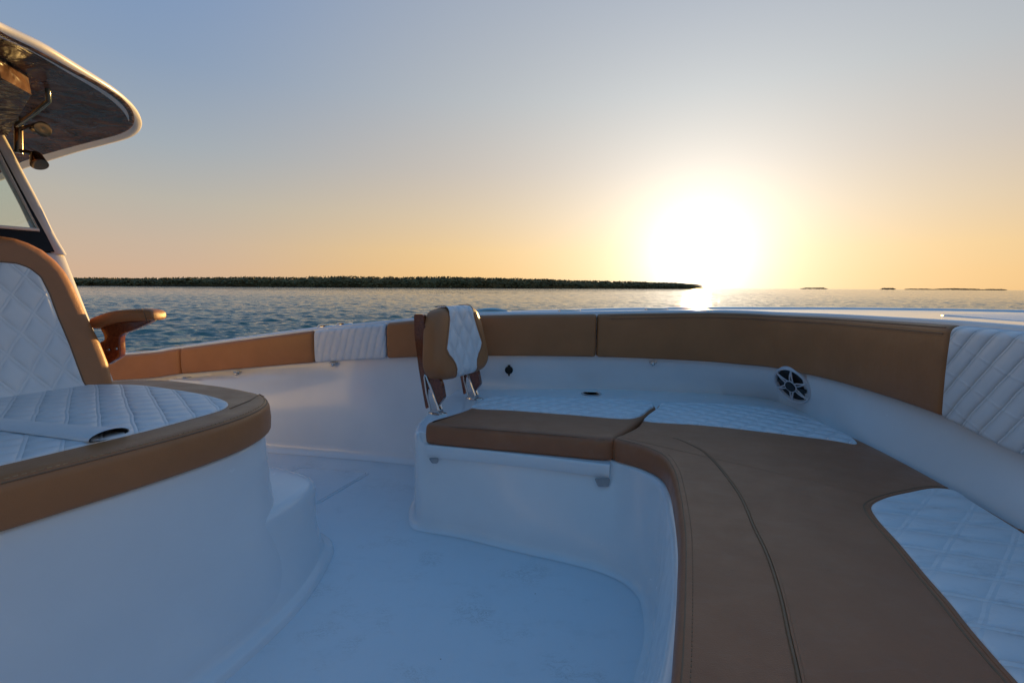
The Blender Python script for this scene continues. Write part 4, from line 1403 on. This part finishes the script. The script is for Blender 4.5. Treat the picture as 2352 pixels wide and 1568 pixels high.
# profile of the long island: (u, distance along y, height m)
prof = [(-150, 455, 6.5), (0, 462, 7.0), (150, 470, 7.5), (300, 475, 8.0), (450, 480, 9.0), (600, 485, 9.8), (750, 490, 10.8), (900, 500, 11.4), (1050, 515, 11.6), (1150, 540, 11.4), (1250, 570, 10.8), (1350, 610, 10.2), (1450, 650, 9.6), (1530, 690, 8.6), (1590, 720, 7.4), (1617, 735, 5.0)]
vs = []; fs = []
prof = [(a_, b_, c_ * 1.16) for a_, b_, c_ in prof]
for i in range(8600):
    t = random.random() * (len(prof) - 1)
    u, dd, h = spl(prof, t)
    depth = random.random() ** 1.5 * 60
    b = waterpoint(u, dd + depth)
    hh = h * (.84 + .07 * noise.noise(Vector((b.x * .02, 3, 0))) + .06 * noise.noise(Vector((b.x * .09, 0, 0))))
    z = WZ + hh * (random.random() ** .6) * (1 if depth > 5 else .75)
    if u > 1590: z = WZ + (z - WZ) * max(.3, (1620 - u) / 30)
    r_ = random.uniform(.6, 1.5)
    blob(vs, fs, (b.x, b.y, min(z, WZ + hh)), r_ * 1.2, r_ * .8)
NC = 420
for i in range(NC):
    t = i / (NC - 1) * (len(prof) - 1); u, dd, h = spl(prof, t); b = waterpoint(u, dd + 6); e = waterpoint(u, dd + 55)
    hh = h * (.74 + .10 * noise.noise(Vector((b.x * .02, 3, 0))) + .10 * noise.noise(Vector((b.x * .09, 0, 0)))) * min(1, (NC - i) / 12)
    k = len(vs)
    vs += [Vector((b.x, b.y, WZ - .1)), Vector((b.x + random.uniform(-.4, .4), b.y + random.uniform(-1, 1), WZ + hh * .55)), Vector((b.x, b.y + 3, WZ + hh)), Vector((e.x, e.y, WZ + hh * 1.02))]
    if i: fs += [(k - 4 + j, k - 3 + j, k + 1 + j, k + j) for j in range(3)]
for i in range(1800):   # sprigs that fray the skyline
    t = random.random() * (len(prof) - 1.2)
    u, dd, h = spl(prof, t); b = waterpoint(u, dd + random.random() * 40)
    hh = h * (.84 + .08 * noise.noise(Vector((b.x * .02, 3, 0))) + .07 * noise.noise(Vector((b.x * .09, 0, 0))))
    blob(vs, fs, (b.x, b.y, WZ + hh + random.uniform(-.5, .5)), random.uniform(.3, .8), random.uniform(.4, 1.0))
fo = obj('mangrove_forest', vs, fs, 'mangrove', None, None, smooth=False)
fo['kind'] = 'stuff'; fo['label'] = 'long dark green mangrove shore along the horizon'
vs = []; fs = []
for i in range(80):
    u, dd, h = spl(prof, i / 79 * (len(prof) - 1)); a = waterpoint(u, dd + 1.5)
    vs += [a, a + Vector((0, 1.5, .45)), a + Vector((0, 70, .6)), a + Vector((0, 70, 0))]
    if i: k = 4 * i; fs += [(k - 4 + j, k - 3 + j, k + 1 + j, k + j) for j in range(3)]
g = obj('island_ground', vs, fs, 'mud'); g['kind'] = 'structure'
# pale jetty against the mangroves
jt = thing('jetty', 'low pale jetty against the mangrove shore', 'jetty', waterpoint(370, 462))
a, b = waterpoint(344, 466), waterpoint(452, 470)
mb = MB(); d = (b - a); n = 26
mb.box((0, 0, 0), (1, 1, 1), Matrix.Translation((a + b) / 2 + Vector((0, 0, 1.1))) @ Matrix.Rotation(math.atan2(d.y, d.x), 4, 'Z') @ Matrix.Diagonal((d.length, 1.8, .22, 1)))
mb.build('deck', 'mud', jt, smooth=False)
mb = MB()
for i in range(n): mb.box(tuple(a.lerp(b, i / (n - 1)) + Vector((0, -.8, .9))), (.22, .22, 1.9))
o = mb.build('piling', 'mud', jt, smooth=False); o['kind'] = 'stuff'
# far islets
for u0, u1, v_, hgt, lab in ((1846, 1902, 662, 4, 'tiny dark islet on the horizon just right of the sun'), (2032, 2060, 663, 4.5, 'smallest dark islet on the horizon, a mere hump'),
                         (2088, 2150, 664, 2.6, 'low thin islet on the horizon right of the small hump'), (2150, 2265, 664, 4.0, 'longest far islet on the horizon toward the right'),
                         (2262, 2316, 665, 2.6, 'faint low islet on the horizon nearest the right edge')):
    dist = 2600
    a, b = waterpoint(u0, dist), waterpoint(u1, dist); vs = []; fs = []
    Lg = (b - a).length
    for i in range(int(60 + Lg * .8)):
        f = random.random(); p = a.lerp(b, f)
        pr_ = (1 - (2 * f - 1) ** 4) * (.6 + .4 * noise.noise(Vector((p.x * .02, u0, 0))) + .2)
        blob(vs, fs, (p.x, p.y + random.random() * 30, WZ + 1 + random.random() * hgt * pr_ * 2.0), random.uniform(3, 7), random.uniform(1, 2.2))
    o = obj('islet', vs, fs, 'far_mangrove', None, None, smooth=False)
    tag(o, lab, 'islet', 'far islets on the horizon')

# ------------------------------------------------------------------ world and sun
AZ = math.atan2(1604 - 1176, 1110 / math.cos(TH))
EL = R(3.1)
sd = Vector((math.sin(AZ) * math.cos(EL), math.cos(AZ) * math.cos(EL), math.sin(EL)))
w = bpy.data.worlds.new('World'); sc.world = w; w.use_nodes = True
nt = w.node_tree; bg = nt.nodes['Background']
def lin(c): return tuple((x / 255 / 12.92 if x <= 10 else ((x / 255 + .055) / 1.055) ** 2.4) for x in c)
def zramp(stops, fac):
    n = nt.nodes.new('ShaderNodeValToRGB'); n.color_ramp.interpolation = 'B_SPLINE' if False else 'EASE'
    e = n.color_ramp.elements
    while len(e) < len(stops): e.new(.5)
    for i, (p, c) in enumerate(stops): e[i].position = p; e[i].color = (*lin(c), 1)
    n.color_ramp.interpolation = 'LINEAR'
    L(nt, fac, n.inputs[0]); return n.outputs[0]
tc = nt.nodes.new('ShaderNodeTexCoord')
dirv = nt.nodes.new('ShaderNodeVectorMath'); dirv.operation = 'NORMALIZE'; L(nt, tc.outputs['Generated'], dirv.inputs[0])
sp = nt.nodes.new('ShaderNodeSeparateXYZ'); L(nt, dirv.outputs[0], sp.inputs[0])
zz = math_n(nt, 'MAXIMUM', sp.outputs[2], 0.0)
zs_ = math_n(nt, 'POWER', zz, .5)          # finer control near the horizon
def zp(e): return math.sin(R(e)) ** .5
away = zramp([(0, (210, 176, 148)), (zp(1.5), (212, 180, 152)), (zp(4), (204, 182, 160)), (zp(8), (188, 182, 170)), (zp(13), (164, 174, 182)), (zp(20), (138, 159, 186)), (zp(33), (112, 144, 190)), (zp(48), (88, 138, 190)), (zp(62), (68, 127, 184)), (1, (66, 126, 184))], zs_)
tow = zramp([(0, (236, 184, 108)), (zp(1.5), (238, 190, 116)), (zp(4), (234, 194, 130)), (zp(8), (214, 190, 156)), (zp(13), (192, 182, 172)), (zp(20), (172, 178, 184)), (zp(33), (148, 162, 184)), (zp(48), (106, 142, 180)), (zp(62), (74, 129, 184)), (1, (66, 126, 184))], zs_)
anti = zramp([(0, (92, 112, 132)), (zp(4), (118, 122, 140)), (zp(10), (134, 132, 150)), (zp(18), (106, 134, 160)), (zp(35), (88, 138, 178)), (zp(60), (68, 127, 180)), (1, (66, 126, 184))], zs_)
hz = nt.nodes.new('ShaderNodeCombineXYZ'); L(nt, sp.outputs[0], hz.inputs[0]); L(nt, sp.outputs[1], hz.inputs[1])
hn = nt.nodes.new('ShaderNodeVectorMath'); hn.operation = 'NORMALIZE'; L(nt, hz.outputs[0], hn.inputs[0])
dt = nt.nodes.new('ShaderNodeVectorMath'); dt.operation = 'DOT_PRODUCT'; L(nt, hn.outputs[0], dt.inputs[0]); dt.inputs[1].default_value = (math.sin(AZ), math.cos(AZ), 0)
def sstep(x, a, b):
    n = nt.nodes.new('ShaderNodeMapRange'); n.interpolation_type = 'SMOOTHSTEP'; L(nt, x, n.inputs[0]); n.inputs[1].default_value = a; n.inputs[2].default_value = b; return n.outputs[0]
f1 = sstep(dt.outputs['Value'], .52, .98); f2 = sstep(dt.outputs['Value'], .35, -.6)
col = mixc(nt, f2, mixc(nt, f1, away, tow), anti)
ds = nt.nodes.new('ShaderNodeVectorMath'); ds.operation = 'DOT_PRODUCT'; L(nt, dirv.outputs[0], ds.inputs[0]); ds.inputs[1].default_value = tuple(sd)
ang = math_n(nt, 'ARCCOSINE', math_n(nt, 'MINIMUM', ds.outputs['Value'], 1.0))
deg = math_n(nt, 'MULTIPLY', ang, 180 / math.pi)
def aure(a, wd, pw, c):
    g_ = math_n(nt, 'MULTIPLY', math_n(nt, 'EXPONENT', math_n(nt, 'MULTIPLY', math_n(nt, 'POWER', math_n(nt, 'DIVIDE', deg, wd), pw), -1)), a)
    n = nt.nodes.new('ShaderNodeVectorMath'); n.operation = 'SCALE'; n.inputs[0].default_value = c; L(nt, g_, n.inputs['Scale']); return n.outputs[0]
def vadd(a, b):
    n = nt.nodes.new('ShaderNodeVectorMath'); n.operation = 'ADD'; L(nt, a, n.inputs[0]); L(nt, b, n.inputs[1]); return n.outputs[0]
tot = vadd(col, vadd(aure(1.9, 3.3, 1.05, (1, .95, .84)), vadd(aure(.62, 12.0, 1.2, (1, .95, .84)), aure(.22, 27.0, 1.5, (1, .93, .78)))))
L(nt, tot, bg.inputs['Color'])
bg.inputs['Strength'].default_value = .59
ld = bpy.data.lights.new('sun', 'SUN'); ld.energy = 5.0; ld.angle = R(.6); ld.color = (1.0, .62, .20)
lo_ = bpy.data.objects.new('sun', ld); COL.objects.link(lo_)
lo_.rotation_euler = (-sd).to_track_quat('-Z', 'Y').to_euler()

sc.view_settings.view_transform = 'Standard'; sc.view_settings.look = 'None'
sc.view_settings.exposure = 0.70; sc.view_settings.gamma = 1
sc.render.engine = 'CYCLES'
sc.cycles.use_denoising = True
sc.cycles.sample_clamp_indirect = 6
sc.cycles.max_bounces = 8
